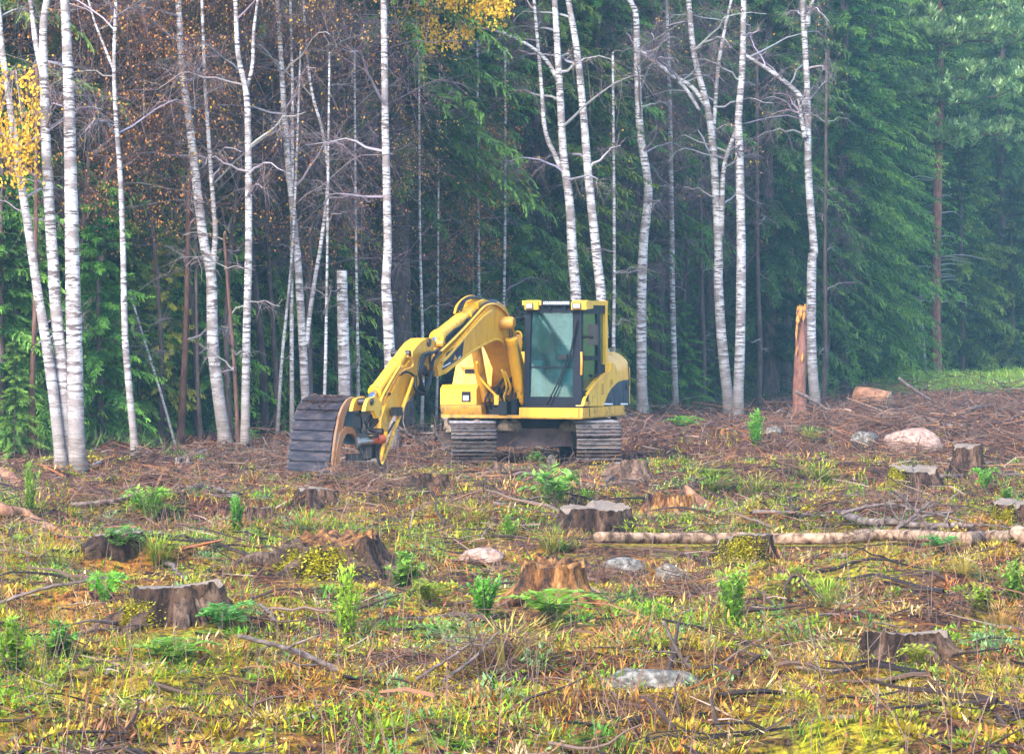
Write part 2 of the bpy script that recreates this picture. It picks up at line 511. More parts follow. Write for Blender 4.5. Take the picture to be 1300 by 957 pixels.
def plate(name, poly, v0, v1, mat, parent, bevel=.012, smooth=True, seg=2):
    """outline in (u, w), thickness across the machine"""
    bm = bmesh.new()
    prism(bm, [U(u, v0, w) for u, w in poly], [U(u, v1, w) for u, w in poly])
    return bm_obj(name, bm, mat, parent, bevel, seg, smooth)
def slab(name, poly, w0, w1, mat, parent, bevel=.012, smooth=True, seg=2):
    """outline in (u, v), thickness in height"""
    bm = bmesh.new()
    prism(bm, [U(u, v, w0) for u, v in poly], [U(u, v, w1) for u, v in poly])
    return bm_obj(name, bm, mat, parent, bevel, seg, smooth)
def block(name, u0, u1, v0, v1, w0, w1, mat, parent, bevel=.015, seg=2, smooth=True):
    return plate(name, [(u0, w0), (u1, w0), (u1, w1), (u0, w1)], v0, v1, mat, parent, bevel, smooth, seg)
def rod(name, A, B, r, mat, parent, sides=18, mb=None):
    m = MB(); A = np.asarray(A); B = np.asarray(B)
    if np.isscalar(r): P = [A, B]; rr = [r, r]
    else:
        P = [A + (B - A) * t for t, _ in r]; rr = [q for _, q in r]
    P = np.array(P); T = (B - A) / np.linalg.norm(B - A)
    _, a, b = frame_of(T[None]); a = a[0]; b = b[0]
    th = np.arange(sides) / sides * 2 * math.pi
    V = np.concatenate([p + q * (np.cos(th)[:, None] * a + np.sin(th)[:, None] * b) for p, q in zip(P, rr)])
    F = []
    for k in range(len(P) - 1):
        for j in range(sides):
            j2 = (j + 1) % sides
            F.append([k * sides + j, k * sides + j2, (k + 1) * sides + j2, (k + 1) * sides + j])
    F.append(list(range(sides))[::-1]); F.append([(len(P) - 1) * sides + j for j in range(sides)])
    m.add(V, F)
    o = m.obj(name, mat, parent, True)
    try: o.data.set_sharp_from_angle(angle=R(38))
    except Exception: pass
    return o
def hose(name, pts, r, mat, parent, n=26, sides=8):
    return tube(MB(), smooth_path(pts, n), r, sides).obj(name, mat, parent, True)

def excavator():
    # ---- undercarriage
    ya = R(4.0); cx = -.11
    def K(x, y, z): return np.array([cx + x * math.cos(ya) - y * math.sin(ya), x * math.sin(ya) + y * math.cos(ya), z])
    Rw, HL, W = .285, 1.32, .70
    sm = bmesh.new()
    prism(sm, [(-W / 2, -.078, 0), (W / 2, -.078, 0), (W / 2, .078, 0), (-W / 2, .078, 0)], [(-W / 2, -.078, .024), (W / 2, -.078, .024), (W / 2, .078, .024), (-W / 2, .078, .024)])
    shoe_mesh = bm_obj('track_shoe', sm, M_SHOE, None).data
    gm = bmesh.new()
    for t in (-.066, 0, .066):
        h = .062 if t < 0 else .05
        prism(gm, [(-W / 2, t - .014, .02), (-W / 2, t + .014, .02), (-W / 2, t + .005, h), (-W / 2, t - .005, h)], [(W / 2, t - .014, .02), (W / 2, t + .014, .02), (W / 2, t + .005, h), (W / 2, t - .005, h)])
    g_o = bm_obj('grouser', gm, M_EDGE, None)
    tmp = bmesh.new(); tmp.from_mesh(shoe_mesh)
    n0 = len(tmp.faces); tmp.from_mesh(g_o.data)
    tmp.faces.ensure_lookup_table()
    for f in tmp.faces[n0:]: f.material_index = 1
    # the tip of a grouser is rubbed bright, its flanks stay muddy
    for f in tmp.faces[n0:]:
        f.material_index = 1 if f.calc_center_median().z > .04 else 0
    tmp.to_mesh(shoe_mesh); tmp.free(); shoe_mesh.materials.append(M_EDGE)
    for o in [x for x in bpy.data.objects if x.name in ('track_shoe', 'grouser')]: bpy.data.objects.remove(o)
    per = 4 * HL + 2 * math.pi * Rw; ns = 42
    for side in (-1, 1):
        tx = side * .965
        bm = bmesh.new()
        prism(bm, [K(tx - .2, -HL + .1, .2), K(tx + .2, -HL + .1, .2), K(tx + .2, HL - .1, .2), K(tx - .2, HL - .1, .2)],
              [K(tx - .16, -HL + .1, .46), K(tx + .16, -HL + .1, .46), K(tx + .16, HL - .1, .46), K(tx - .16, HL - .1, .46)])
        tr = bm_obj('track', bm, M_STEEL, exc, .02)
        for yy, nm in ((-HL, 'idler_wheel'), (HL, 'drive_sprocket')):
            rod(nm, K(tx - .17, yy, .33), K(tx + .17, yy, .33), [(0, .12), (.05, .2), (.1, .245), (.35, .25), (.45, .2), (.55, .2), (.65, .25), (.9, .245), (.95, .2), (1, .12)], M_BLK, tr)
        for k in range(6):
            yy = -HL + .42 + k * .36
            rod('track_roller', K(tx - .18, yy, .13), K(tx + .18, yy, .13), .095, M_BLK, tr, 14)
        for k in range(ns):
            s = (k + .3 + .1 * side) / ns * per
            if s < 2 * HL: y, z, a = -HL + s, .33 + Rw, 0
            elif s < 2 * HL + math.pi * Rw:
                t = (s - 2 * HL) / Rw; y, z, a = HL + Rw * math.sin(t), .33 + Rw * math.cos(t), -t
            elif s < 4 * HL + math.pi * Rw: y, z, a = HL - (s - 2 * HL - math.pi * Rw), .33 - Rw, math.pi
            else:
                t = (s - 4 * HL - math.pi * Rw) / Rw; y, z, a = -HL - Rw * math.sin(t), .33 - Rw * math.cos(t), math.pi - t
            o = link('track_shoe', shoe_mesh, tr)
            p = K(tx, y, z)
            o.matrix_local = Matrix.Translation(tuple(p)) @ Matrix.Rotation(ya, 4, 'Z') @ Matrix.Rotation(a, 4, 'X')
    bm = bmesh.new()
    prism(bm, [K(-.63, -.75, .27), K(.63, -.75, .27), K(.63, .75, .27), K(-.63, .75, .27)], [K(-.60, -.7, .55), K(.60, -.7, .55), K(.60, .7, .55), K(-.60, .7, .55)])
    cb = bm_obj('car_body', bm, noisy('dusty_brown_steel', [(.3, (.07, .045, .045)), (.7, (.2, .13, .12))], 5, .8), exc, .03)
    rod('swing_bearing', (0, 0, .54), (0, 0, .74), .62, M_BLK, exc, 40)
    m = MB(); g = np.random.RandomState(5)
    # mud and needles lying on the tracks and frame
    for k in range(26):
        x = g.uniform(-1.25, -.25); y = g.uniform(-1.0, .4)
        c = K(x, y, .60 + .05 * g.rand()); tube(m, [c - [0, 0, .1], c, c + [0, 0, .07 * g.rand() + .05]], [.13, .1, .02], 7, None, True, .3, k)
    for k in range(22):
        x = g.uniform(.45, 1.1); y = g.uniform(-1.0, .2)
        c = K(x, y, .60 + .05 * g.rand()); tube(m, [c - [0, 0, .1], c, c + [0, 0, .06 * g.rand() + .04]], [.13, .1, .02], 7, None, True, .3, k)
    o = m.obj('caked_mud', M_MUD, exc, False); o['kind'] = 'stuff'

    # ---- upper structure
    outline = [(1.32, -1.1), (1.32, 1.22), (-.75, 1.22)]
    outline += [(-.75 - 1.0 * math.sin(t), 1.22 * math.cos(t)) for t in np.linspace(.25, math.pi - .25, 12)]
    outline += [(-.75, -1.22), (.7, -1.22)]
    deck = slab('deck_plate', outline, .725, .775, M_YEL2, exc, .008)
    sk = slab('side_skirt', [(1.335, .20), (1.335, 1.235), (-.74, 1.235), (-1.08, 1.12), (-1.0, .9), (-.6, .20)], .745, .892, M_YEL, exc, .03, True, 3)
    block('skirt_seam', 1.0, 1.012, 1.2, 1.241, .75, .886, M_BLK, sk, 0)
    plate('skirt_seam', [(1.32, .75), (1.341, .75), (1.341, .885), (1.32, .885)], 1.17, 1.185, M_RUB, sk, 0)
    # toolbox with its lamp
    tb = plate('toolbox', [(.78, .93), (1.36, .93), (1.36, 1.17), (1.27, 1.235), (.78, 1.235)], -1.1, -.5, M_YEL, exc, .022, True, 3)
    plate('lower_panel', [(.78, .76), (1.30, .76), (1.36, .86), (1.36, .924), (.78, .924)], -1.095, -.42, M_YEL2, tb, .018)
    lv0, lz0 = fw_plane(586.5, 497, 1.36); lv1, lz1 = fw_plane(597.5, 510, 1.36)
    bz = block('lamp_recess', 1.345, 1.372, lv0, lv1, lz1, lz0, M_BLK, tb, .012)
    block('headlight', 1.36, 1.382, lv0 + .025, lv1 - .025, lz1 + .018, (lz0 + lz1) / 2 + .02, M_LAMP, tb, .012)
    v_, w_ = fw_plane(576, 493, 1.3); block('latch', 1.29, 1.33, v_ - .03, v_ + .03, w_ - .02, w_ + .02, M_YEL2, tb, .006)
    # tank / right-hand cover
    bm = bmesh.new()
    prism(bm, [U(-.6, -1.2, 1.2), U(.80, -1.12, 1.2), U(.80, -.46, 1.2), U(-.6, -.46, 1.2)], [U(-.6, -1.12, 2.02), U(.62, -1.02, 2.02), U(.62, -.46, 2.02), U(-.6, -.46, 2.02)])
    tk = bm_obj('fuel_tank', bm, M_YEL, exc, .06, 3, True)
    hv, hz = fw_plane(595, 466, .76)
    hose('grab_handle', [U(.74, hv - .1, hz), U(.84, hv - .1, hz), U(.84, hv + .12, hz - .01), U(.74, hv + .12, hz - .01)], .016, M_YEL2, tk, 20)
    block('handle_recess', .735, .77, hv - .06, hv + .15, hz - .10, hz - .03, M_RUB, tk, .01)
    # engine hood, counterweight
    mb = MB(); us = np.concatenate([[-.10], np.linspace(-.14, -1.0, 6), -1.0 - .55 * np.sin(np.linspace(.12, 1.5708, 10))]); nc = 0
    for u in us:
        q = math.sqrt(max(0.0, 1 - max(0.0, (-u - 1.0) / .56) ** 2.2)) * (1 if u < -.12 else .97)
        vm, wt_, rc = .55 + .665 * q, 1.22 + .52 * q, .05 + .27 * q
        sec = [(-1.15, .9), (-1.15, wt_ - rc)] + [(-1.15 + rc * (1 - math.cos(t)), wt_ - rc * (1 - math.sin(t))) for t in np.linspace(.2, 1.57, 6)] + [(vm - rc * (1 - math.sin(t)), wt_ - rc * (1 - math.cos(t))) for t in np.linspace(0, 1.4, 7)] + [(vm, wt_ - rc), (vm, .9)]
        nc = len(sec); mb.add([U(u, v, w) for v, w in sec], [], None)
    for i in range(len(us) - 1):
        for j in range(nc - 1): mb.P.append([i * nc + j, i * nc + j + 1, (i + 1) * nc + j + 1, (i + 1) * nc + j])
    mb.P.append(list(range(nc))); mb.P.append([(len(us) - 1) * nc + j for j in range(nc)])
    hood = mb.obj('engine_hood', M_YEL, exc, True)
    hood.data.set_sharp_from_angle(angle=R(40))
    hose('hood_seam', [U(u, 1.218, w) for u, w in ((-1.04, 1.2), (-1.02, 1.4), (-.98, 1.55))], .008, M_RUB, hood)
    # side panel sweeping up behind the door, and the dark access door
    S = lambda px, py, v=1.225: uw(px, py, v)
    sp = plate('side_panel', [S(*p) for p in ((740.5, 515.5), (741.5, 508), (746.6, 498), (751, 491.5), (756, 485), (764.5, 476.5), (774, 470.7), (776, 461), (779.5, 462), (782, 474), (786, 482.5), (782, 487), (772, 500), (767, 515.5))], 1.10, 1.225, M_PALE, exc, .014, True, 2)
    ad = plate('access_door', [S(*p) for p in ((766.4, 514.6), (772, 500), (776, 493.5), (781.5, 487.6), (787, 484), (793, 482.3), (798, 482), (798.5, 514.6))], 1.14, 1.232, M_BLUE, exc, .01)
    for a, b in ((767.5, 778), (788, 797)):
        plate('white_marking', [S(a, 513.7, 1.236), S(a + .5, 511.6, 1.236), S(b, 511.9, 1.236), S(b, 513.8, 1.236)], 1.228, 1.237, M_WHITE, ad, 0)
    plate('door_latch', [S(795, 486, 1.236), S(798, 486, 1.236), S(798, 495, 1.236), S(795, 495, 1.236)], 1.225, 1.245, M_RUB, ad, .004)
    for px, py, w, h, m in ((765.3, 494, 2.6, 14, M_YEL2), (776.5, 485, 2.4, 6, M_YEL2), (745.5, 505, 2.6, 9, M_BLK)):
        q = ((px - w / 2, py - h / 2), (px + w / 2, py - h / 2), (px + w / 2, py + h / 2), (px - w / 2, py + h / 2))
        plate('panel_latch', [S(x, y, 1.228) for x, y in q], 1.2, 1.234, m, sp, .004)
    hose('panel_edge', [U(*[S(px, py)[0], 1.229, S(px, py)[1]]) for px, py in ((741.0, 514), (742.2, 507), (747, 498), (756.5, 485.5), (765, 477), (774, 471.3))], .014, M_YEL, sp, 30)

    # ---- cab
    u1, u0, v0, v1, wb, wt = 1.26, -.02, .24, 1.19, .895, 2.52
    cab = block('cab', u0, u1, v0, v1, wb, wb + .10, M_BLK, exc, .02)
    def post(ua, va, su, sv, w0=wb + .05, w1=wt - .02, mat=M_BLK, nm='cab_pillar', du=0, dv=0):
        bm = bmesh.new()
        prism(bm, [U(ua - su, va - sv, w0), U(ua + su, va - sv, w0), U(ua + su, va + sv, w0), U(ua - su, va + sv, w0)],
              [U(ua - su + du, va - sv + dv, w1), U(ua + su + du, va - sv + dv, w1), U(ua + su + du, va + sv + dv, w1), U(ua - su + du, va + sv + dv, w1)])
        return bm_obj(nm, bm, mat, cab, .018, 2, True)
    post(u1 - .05, v0 + .045, .05, .045, du=-.05, dv=.02)
    post(u1 - .05, v1 - .07, .05, .07, du=-.05, dv=-.02)
    post(.37, v1 - .05, .07, .05, dv=-.02)
    post(u0 + .05, v1 - .035, .045, .045, 1.3, wt + .03, M_PALE, dv=-.005)
    post(u0 + .05, v0 + .05, .05, .05)
    # header rails, sills
    block('front_header', u1 - .14, u1 - .01, v0 + .02, v1 - .02, 2.36, 2.47, M_BLK, cab)
    block('front_sill', u1 - .12, u1 + .005, v0 + .01, v1 - .01, .93, 1.06, M_BLK, cab)
    block('side_header', u0 + .1, u1 - .1, v1 - .1, v1 - .01, 2.34, 2.49, M_BLK, cab)
    block('side_header', u0 + .1, u1 - .1, v0 + .01, v0 + .09, 2.38, 2.47, M_BLK, cab)
    block('rear_header', u0, u0 + .09, v0 + .05, v1 - .05, 2.36, 2.47, M_BLK, cab)
    block('rear_wall', u0, u0 + .06, v0 + .05, v1 - .05, .95, 1.5, M_INT, cab)
    dr = block('door', .44, u1 - .11, v1 - .06, v1 + .004, .99, 1.16, M_BLK, cab)
    block('door_rail', .44, u1 - .11, v1 - .055, v1 + .004, 1.62, 1.69, M_BLK, dr)
    dh = block('door_handle', .5, .62, v1 + .0, v1 + .035, 1.36, 1.40, M_RUB, dr, .01)
    rf = slab('roof', [(u1 + .02, v0 - .01), (u1 + .02, v1 + .0), (u0 - .02, v1 + .0), (u0 - .02, v0 - .01)], 2.475, 2.545, M_PALE, cab, .03, True, 3)
    # panes
    bm = bmesh.new()
    prism(bm, [U(u1 - .045, v0 + .08, 1.05), U(u1 - .045, v1 - .13, 1.05), U(u1 - .095, v1 - .15, 2.37), U(u1 - .095, v0 + .1, 2.37)],
          [U(u1 - .057, v0 + .08, 1.05), U(u1 - .057, v1 - .13, 1.05), U(u1 - .107, v1 - .15, 2.37), U(u1 - .107, v0 + .1, 2.37)])
    bm_obj('windshield', bm, M_GLASS, cab)
    block('window_pane', .45, u1 - .12, v1 - .045, v1 - .037, 1.68, 2.35, M_GLASS, cab, 0)
    block('window_pane', .45, u1 - .12, v1 - .045, v1 - .037, 1.15, 1.63, M_GLASS, cab, 0)
    block('window_pane', .1, .3, v1 - .045, v1 - .037, 1.5, 2.35, M_GLASS, cab, 0)
    block('window_pane', u0 + .1, u1 - .12, v0 + .03, v0 + .038, 1.2, 2.39, M_GLASS, cab, 0)
    block('window_pane', u0 + .03, u0 + .038, v0 + .1, v1 - .1, 1.5, 2.37, M_GLASS, cab, 0)
    plate('lower_quarter', [(.06, 1.28), (.45, 1.0), (.45, 1.55), (.06, 1.55)], v1 - .06, v1 - .01, M_BLK, cab, .01)
    block('windshield_divider', u1 - .066, u1 - .04, v0 + .07, v1 - .12, 1.505, 1.53, M_BLK, cab, .004)
    # interior
    st = plate('seat', [(.2, 1.15), (.62, 1.12), (.64, 1.24), (.33, 1.27), (.22, 1.85), (.1, 1.87)], .5, .94, M_SEAT, cab, .05, True, 3)
    plate('headrest', [(.12, 1.9), (.22, 1.9), (.2, 2.1), (.1, 2.1)], .6, .84, M_SEAT, st, .03)
    for vv in (.42, 1.0):
        block('control_console', .3, .78, vv - .06, vv + .06, 1.05, 1.4, M_INT, cab, .02)
        hose('control_lever', [U(.72, vv, 1.38), U(.76, vv, 1.5), U(.74, vv, 1.62)], .018, M_RUB, cab)
    block('instrument_panel', u1 - .32, u1 - .2, v0 + .1, v0 + .24, 1.1, 1.62, M_INT, cab, .02)
    hose('foot_lever', [U(1.0, .75, 1.0), U(.95, .75, 1.25), U(.88, .75, 1.42)], .014, M_RUB, cab)
    hose('foot_lever', [U(1.0, .67, 1.0), U(.95, .67, 1.25), U(.88, .67, 1.42)], .014, M_RUB, cab)
    # roof lamps and light bar
    for px0, px1 in ((667, 684), (726, 745)):
        a, z1 = fw_plane(px0, 382, u1 + .03); b, z0 = fw_plane(px1, 393, u1 + .03)
        h = plate('lamp_housing', [(u1 - .28, z0 + .02), (u1 + .06, z0), (u1 + .07, z1 - .02), (u1 - .03, z1 + .01), (u1 - .28, z1 - .01)], a, b, M_PALE, cab, .03, True, 3)
        k = .5 if px0 < 700 else .38
        block('lamp_rim', u1 + .055, u1 + .08, a + .02, b - .075, z0 + .012, z1 - .03, M_RUB, h, .02)
        block('lamp_glass', u1 + .07, u1 + .088, a + .035, b - .09, z0 + .025, z1 - .043, M_LAMP, h, .02)
    a, z1 = fw_plane(687, 381.5, u1 + .06); b, z0 = fw_plane(725.5, 388, u1 + .06)
    lb = block('light_bar', u1 + .0, u1 + .06, a, b, z0, z1, M_BLK, cab, .01)
    for k in range(14):
        c = a + .03 + (b - a - .06) * (k + .5) / 14
        block('bar_lamp', u1 + .055, u1 + .066, c - .011, c + .011, z0 + .018, z1 - .015, M_LAMP, lb, .003)
    for t in (.25, .75):
        c = a + (b - a) * t; block('bar_bracket', u1 - .02, u1 + .03, c - .02, c + .02, z0 - .06, z0 + .01, M_BLK, lb, .005)
    # wiper, mirror, handrails
    F = lambda px, py, u=u1 + .02: U(u, *fw_plane(px, py, u))
    hose('wiper', [F(694, 513), F(706, 490), F(722, 453), F(727, 451)], .012, M_RUB, cab)
    hose('wiper', [F(700, 513), F(714, 478), F(724, 452)], .009, M_RUB, cab)
    hose('wiper', [F(723, 455), F(728, 430), F(732, 405)], .016, M_RUB, cab)
    block('wiper_motor', u1 - .01, u1 + .05, .82, .97, 1.64, 1.71, M_RUB, cab, .015)
    hose('handrail', [F(738.0, 447, u1 + .02), F(738.3, 460, u1 + .05), F(738.0, 476, u1 + .02)], .018, M_ORANGE, cab)
    hose('mirror_arm', [U(1.1, v1 - .02, 1.98), U(1.2, v1 + .12, 1.99), U(1.22, v1 + .16, 1.98)], .02, M_RUB, cab)
    mi = block('mirror', 1.14, 1.20, v1 + .08, v1 + .24, 1.86, 2.18, M_RUB, cab, .03, 3)
    block('mirror_glass', 1.13, 1.143, v1 + .10, v1 + .22, 1.88, 2.16, M_CHROME, mi, .01)
    hose('rear_mirror_stalk', [U(-.3, 1.0, 1.65), U(-.32, 1.05, 1.8), U(-.34, 1.08, 1.88)], .012, M_RUB, exc)
    rod('rear_mirror', U(-.31, 1.08, 1.88), U(-.38, 1.1, 1.88), [(0, .05), (.3, .085), (1, .06)], M_RUB, exc)
    hose('hydraulic_step', [U(-.9, 1.0, .76), U(-.9, 1.02, .5), U(-.9, 1.03, .38)], .05, M_RUB, exc)
    hose('grab_rail', [F(652, 424, 1.0), F(657, 421, 1.0), F(662, 425, 1.0), F(662, 445, 1.0)], .016, M_PALE, exc)

    # ---- boom foot: brackets, valves, hoses
    vb = -.17
    for s in (-1, 1):
        plate('boom_bracket', [(-.05, .76), (.75, .76), (.62, 1.05), (.4, 1.28), (.15, 1.25), (-.05, 1.05)], vb + s * .25 - .02, vb + s * .25 + .02, M_BLK, exc, .01)
    g = np.random.RandomState(2)
    for k in range(9):
        u_ = g.uniform(.75, 1.2); v_ = g.uniform(-.40, .12); w_ = .78 + .35 * g.rand() * g.rand()
        block('valve_block', u_, u_ + .16, v_, v_ + g.uniform(.08, .18), .775 + .0 * k, w_ + .1, M_RUB if k % 3 else M_BLK, exc, .015)
    for k in range(8):
        v_ = -.42 + .07 * k
        hose('hydraulic_hose', [U(1.1, v_, .8 + .02 * k), U(1.25, v_ + .04, 1.05), U(.95, v_ * .6 - .02, 1.25 + .05 * (k % 3)), U(.7, v_ * .5 - .05, 1.35)], .016, M_RUB, exc)
    hose('hydraulic_pipe', [U(1.55, -.42, 1.6), U(1.35, -.44, 1.35), U(1.22, -.2, 1.05), U(1.1, -.12, .95)], .02, M_YEL, exc)
    hose('hydraulic_pipe', [U(1.5, .02, 1.45), U(1.3, .04, 1.2), U(1.2, -.05, 1.05), U(1.1, -.05, .9)], .02, M_YEL, exc)
    hose('hydraulic_pipe', [U(1.52, -.02, 1.48), U(1.36, -.0, 1.22), U(1.25, -.08, 1.05), U(1.15, -.08, .9)], .016, M_PALE, exc)
    block('yellow_valve', 1.2, 1.27, -.24, -.16, .93, 1.08, M_YEL, exc, .02)

    # ---- boom
    low = [(.34, .96), (.62, 1.12), (1.05, 1.5), (1.40, 1.80), (1.62, 1.9), (1.85, 1.93), (2.15, 1.90), (3.0, 1.735), (4.05, 1.45)]
    top = [(4.28, 1.42), (4.34, 1.56), (4.2, 1.68), (3.9, 1.76), (2.6, 2.29), (2.1, 2.46), (1.75, 2.52), (1.45, 2.46), (1.2, 2.28), (.75, 1.78), (.3, 1.2), (.2, 1.06)]
    boom = plate('boom', low + top, vb - .18, vb + .18, M_YEL, exc, .02, True, 3)
    # flanges along the edges of the visible side
    hose('boom_flange', [U(u, vb + .185, w + .015) for u, w in low[3:]], .022, M_PALE, boom, 40)
    hose('boom_flange', [U(u, vb + .185, w - .015) for u, w in [(4.2, 1.64), (3.9, 1.73), (2.6, 2.25), (2.1, 2.4)]], .026, M_PALE, boom, 40)
    # dark name panel with its marks
    vd = vb + .183
    pan = [uw(px, py, vd) for px, py in ((561.5, 470), (567, 449), (589, 430.5), (586.5, 452.5))]
    dp = plate('name_panel', pan, vd - .01, vd + .006, M_BLUE, boom, 0)
    plate('panel_mark', [uw(px, py, vd + .008) for px, py in ((575.8, 457.5), (577.6, 450.5), (580.5, 455.5))], vd, vd + .010, M_YEL, dp, 0)
    plate('panel_mark', [uw(px, py, vd + .008) for px, py in ((562.5, 466.5), (562.8, 465), (572, 459.5), (572, 461.2))], vd, vd + .010, M_WHITE, dp, 0)
    plate('panel_mark', [uw(px, py, vd + .008) for px, py in ((582, 455.6), (582, 453.8), (584.6, 451.6), (584.6, 453.4))], vd, vd + .010, M_WHITE, dp, 0)
    u_, w_ = uw(549.5, 474, vb + .2); rod('boom_pin', U(u_, vb - .2, w_), U(u_, vb + .215, w_), .05, M_STEEL, boom)
    # boom cylinders
    for s in (-1, 1):
        A = U(1.05, vb + s * .3, .98); B = U(1.62, vb + s * .3, 2.18)
        cyl = rod('boom_cylinder', A, A + (B - A) * .82, [(0, .06), (.02, .085), (.9, .085), (.92, .095), (1, .095)], M_YEL2 if s < 0 else M_YEL, exc)
        rod('cylinder_rod', A + (B - A) * .82, B, .045, M_CHROME, cyl)
    rod('cylinder_pin', U(1.64, vb - .38, 2.2), U(1.64, vb + .40, 2.2), [(0, .07), (.05, .1), (.95, .1), (1, .07)], M_YEL2, boom)
    # stick cylinder on top of the boom
    A = U(*(lambda q: (q[0], vb, q[1]))(uw(607, 387, vb))); B = U(*(lambda q: (q[0], vb, q[1]))(uw(548, 434, vb)))
    sc_ = rod('stick_cylinder', A, A + (B - A) * .9, [(0, .06), (.04, .10), (.3, .10), (.302, .118), (.34, .118), (.342, .10), (.93, .10), (.95, .115), (1, .115)], M_PALE, exc, 24)
    rod('cylinder_rod', A + (B - A) * .9, B, .055, M_CHROME, sc_)
    for px, py in ((604, 392), (551, 436)):
        q = uw(px, py, vb); rod('cylinder_pin', U(q[0], vb - .16, q[1]), U(q[0], vb + .16, q[1]), .06, M_YEL2, boom)
    plate('cylinder_lug', [uw(px, py, vb) for px, py in ((600, 402), (597, 384), (606, 380), (618, 384), (622, 398))], vb - .12, vb + .12, M_YEL, boom, .01)
    # hoses over the top of the boom
    def V(px, py, v): q = uw(px, py, v); return U(q[0], v, q[1])
    for k, (dv, dy, m) in enumerate(((.1, 0, M_RUB), (.14, 1.6, M_RUB), (.19, 3.0, M_RUB), (.215, 4.6, M_YEL), (.06, -1.2, M_RUB))):
        v_ = vb + dv
        hose('boom_hose', [V(553, 448 + dy, v_), V(570, 432 + dy, v_), V(588, 414 + dy, v_), V(604, 396.5 + dy, v_), V(616, 384 + dy, v_), V(628, 382.5 + dy * .8, v_), V(638, 389 + dy * .6, v_), V(647, 404, v_), V(652, 422, v_)], .018, m, boom, 50)
    for k in range(3):
        v_ = vb - .06 + k * .05
        hose('boom_hose', [V(577 + k * 4, 398 - k * 2, v_), V(581 + k * 5, 387 - k * 3, v_), V(592 + k * 4, 377.5, v_), V(603 + k * 4, 377 + k, v_), V(614 + k * 2, 383, v_)], .02, M_RUB if k else M_YEL, boom)
    for k in range(3):
        hose('boom_hose', [V(566 - k * 2, 436 - k, vb + .1), V(575, 424 - 2 * k, vb + .1), V(586, 418 - 2 * k, vb + .1), V(593, 409 - 2 * k, vb + .1)], .018, M_RUB, boom)
    # ---- stick
    vs_ = vb
    outl = ((524, 452), (524, 446), (533, 435), (541, 429.5), (549, 429), (552, 434), (551, 442), (547, 456), (541, 474), (532, 488), (526, 500), (511, 518), (500, 527), (494, 540), (492, 553), (483, 553), (484, 532), (489, 516), (500, 494), (514, 466))
    stick = plate('stick', [uw(px, py, vs_ + .12) for px, py in outl], vs_ - .12, vs_ + .12, M_YEL, exc, .02, True, 3)
    for px, py, r_ in ((541, 470, .075), (547, 435, .06), (487, 548, .05), (522, 449, .05), (520, 497, .03), (497, 500, .02)):
        q = uw(px, py, vs_ + .16); rod('stick_pin', U(q[0], vs_ - .14, q[1]), U(q[0], vs_ + .145, q[1]), r_, M_STEEL if r_ > .03 else M_RUB, stick)
    A = V(514, 446, vs_ + .02); B = V(468, 508, vs_ + .02)
    bc = rod('bucket_cylinder', A, A + (B - A) * .84, [(0, .05), (.03, .085), (.3, .085), (.302, .098), (.34, .098), (.342, .088), (.94, .088), (.95, .1), (1, .1)], M_PALE, exc, 24)
    rod('cylinder_rod', A + (B - A) * .84, B, .05, M_CHROME, bc)
    hose('stick_pipe', [V(508, 464, vs_ + .17), V(497, 482, vs_ + .17), V(487, 500, vs_ + .17), V(482, 512, vs_ + .17)], .016, M_PALE, stick)
    hose('stick_pipe', [V(512, 464, vs_ + .18), V(501, 482, vs_ + .18), V(491, 500, vs_ + .18), V(486, 514, vs_ + .18)], .014, M_YEL2, stick)
    hose('stick_hose', [V(517, 452, vs_ + .18), V(524, 458, vs_ + .22), V(523, 466, vs_ + .22), V(513, 470, vs_ + .2), V(506, 476, vs_ + .18)], .016, M_YEL2, stick)
    hose('stick_hose', [V(507, 476, vs_ + .18), V(516, 472, vs_ + .24), V(524, 476, vs_ + .2), V(528, 484, vs_ + .17)], .018, M_RUB, stick)
    for k in range(6):                                                     # the hanging loop of hoses
        v_ = vs_ + .17 + .03 * k; s = k * 1.1
        hose('loop_hose', [V(547 - s * .3, 447, v_), V(541 - s, 452, v_ + .03), V(536 - s * .8, 470, v_ + .05), V(534 + s * .2, 490 - s, v_ + .05), V(538 + s * .3, 499 - s * .5, v_ + .04), V(545 - s * .4, 490 - s, v_ + .03), V(548, 470, v_), V(551, 455 + s * .3, v_ - .02), V(560, 447, v_ - .03)] if k % 2 else
             [V(528, 477, v_), V(526 + s * .4, 490, v_ + .03), V(531, 499 - s * .3, v_ + .05), V(538, 500 - s * .4, v_ + .05), V(545 - s * .3, 488, v_ + .04), V(547, 468, v_), V(546, 452, v_ - .02), V(556, 444, v_ - .04)], .021, M_RUB, stick, 40)
    # link, guard poles and hoses at the stick's foot
    pole = rod('guard_pole', V(526, 478, vs_ + .2), V(484, 590, vs_ + .1), .028, M_PALE, exc, 10)
    rod('guard_pole', V(490, 548, vs_ + .18), V(483, 589, vs_ + .08), .03, M_YEL, exc, 10)
    block_c = V(503, 523, vs_ + .2); q = uw(503, 523, vs_ + .2)
    block('valve_body', q[0] - .1, q[0] + .1, vs_ + .16, vs_ + .26, q[1] - .05, q[1] + .07, M_RUB, stick, .02)
    block('valve_body', q[0] - .2, q[0] - .11, vs_ + .13, vs_ + .2, q[1] - .07, q[1] + .03, M_YEL, stick, .02)
    plate('bucket_link', [uw(px, py, vs_ + .2) for px, py in ((467, 513), (470, 506), (480, 503), (487, 512), (486, 529), (480, 531), (476, 521), (465, 522))], vs_ + .13, vs_ + .18, M_PALE, exc, .012)
    plate('bucket_link', [uw(px, py, vs_ + .2) for px, py in ((467, 513), (470, 506), (480, 503), (487, 512), (484, 520), (476, 521), (465, 522))], vs_ - .06, vs_ - .01, M_YEL, exc, .012)
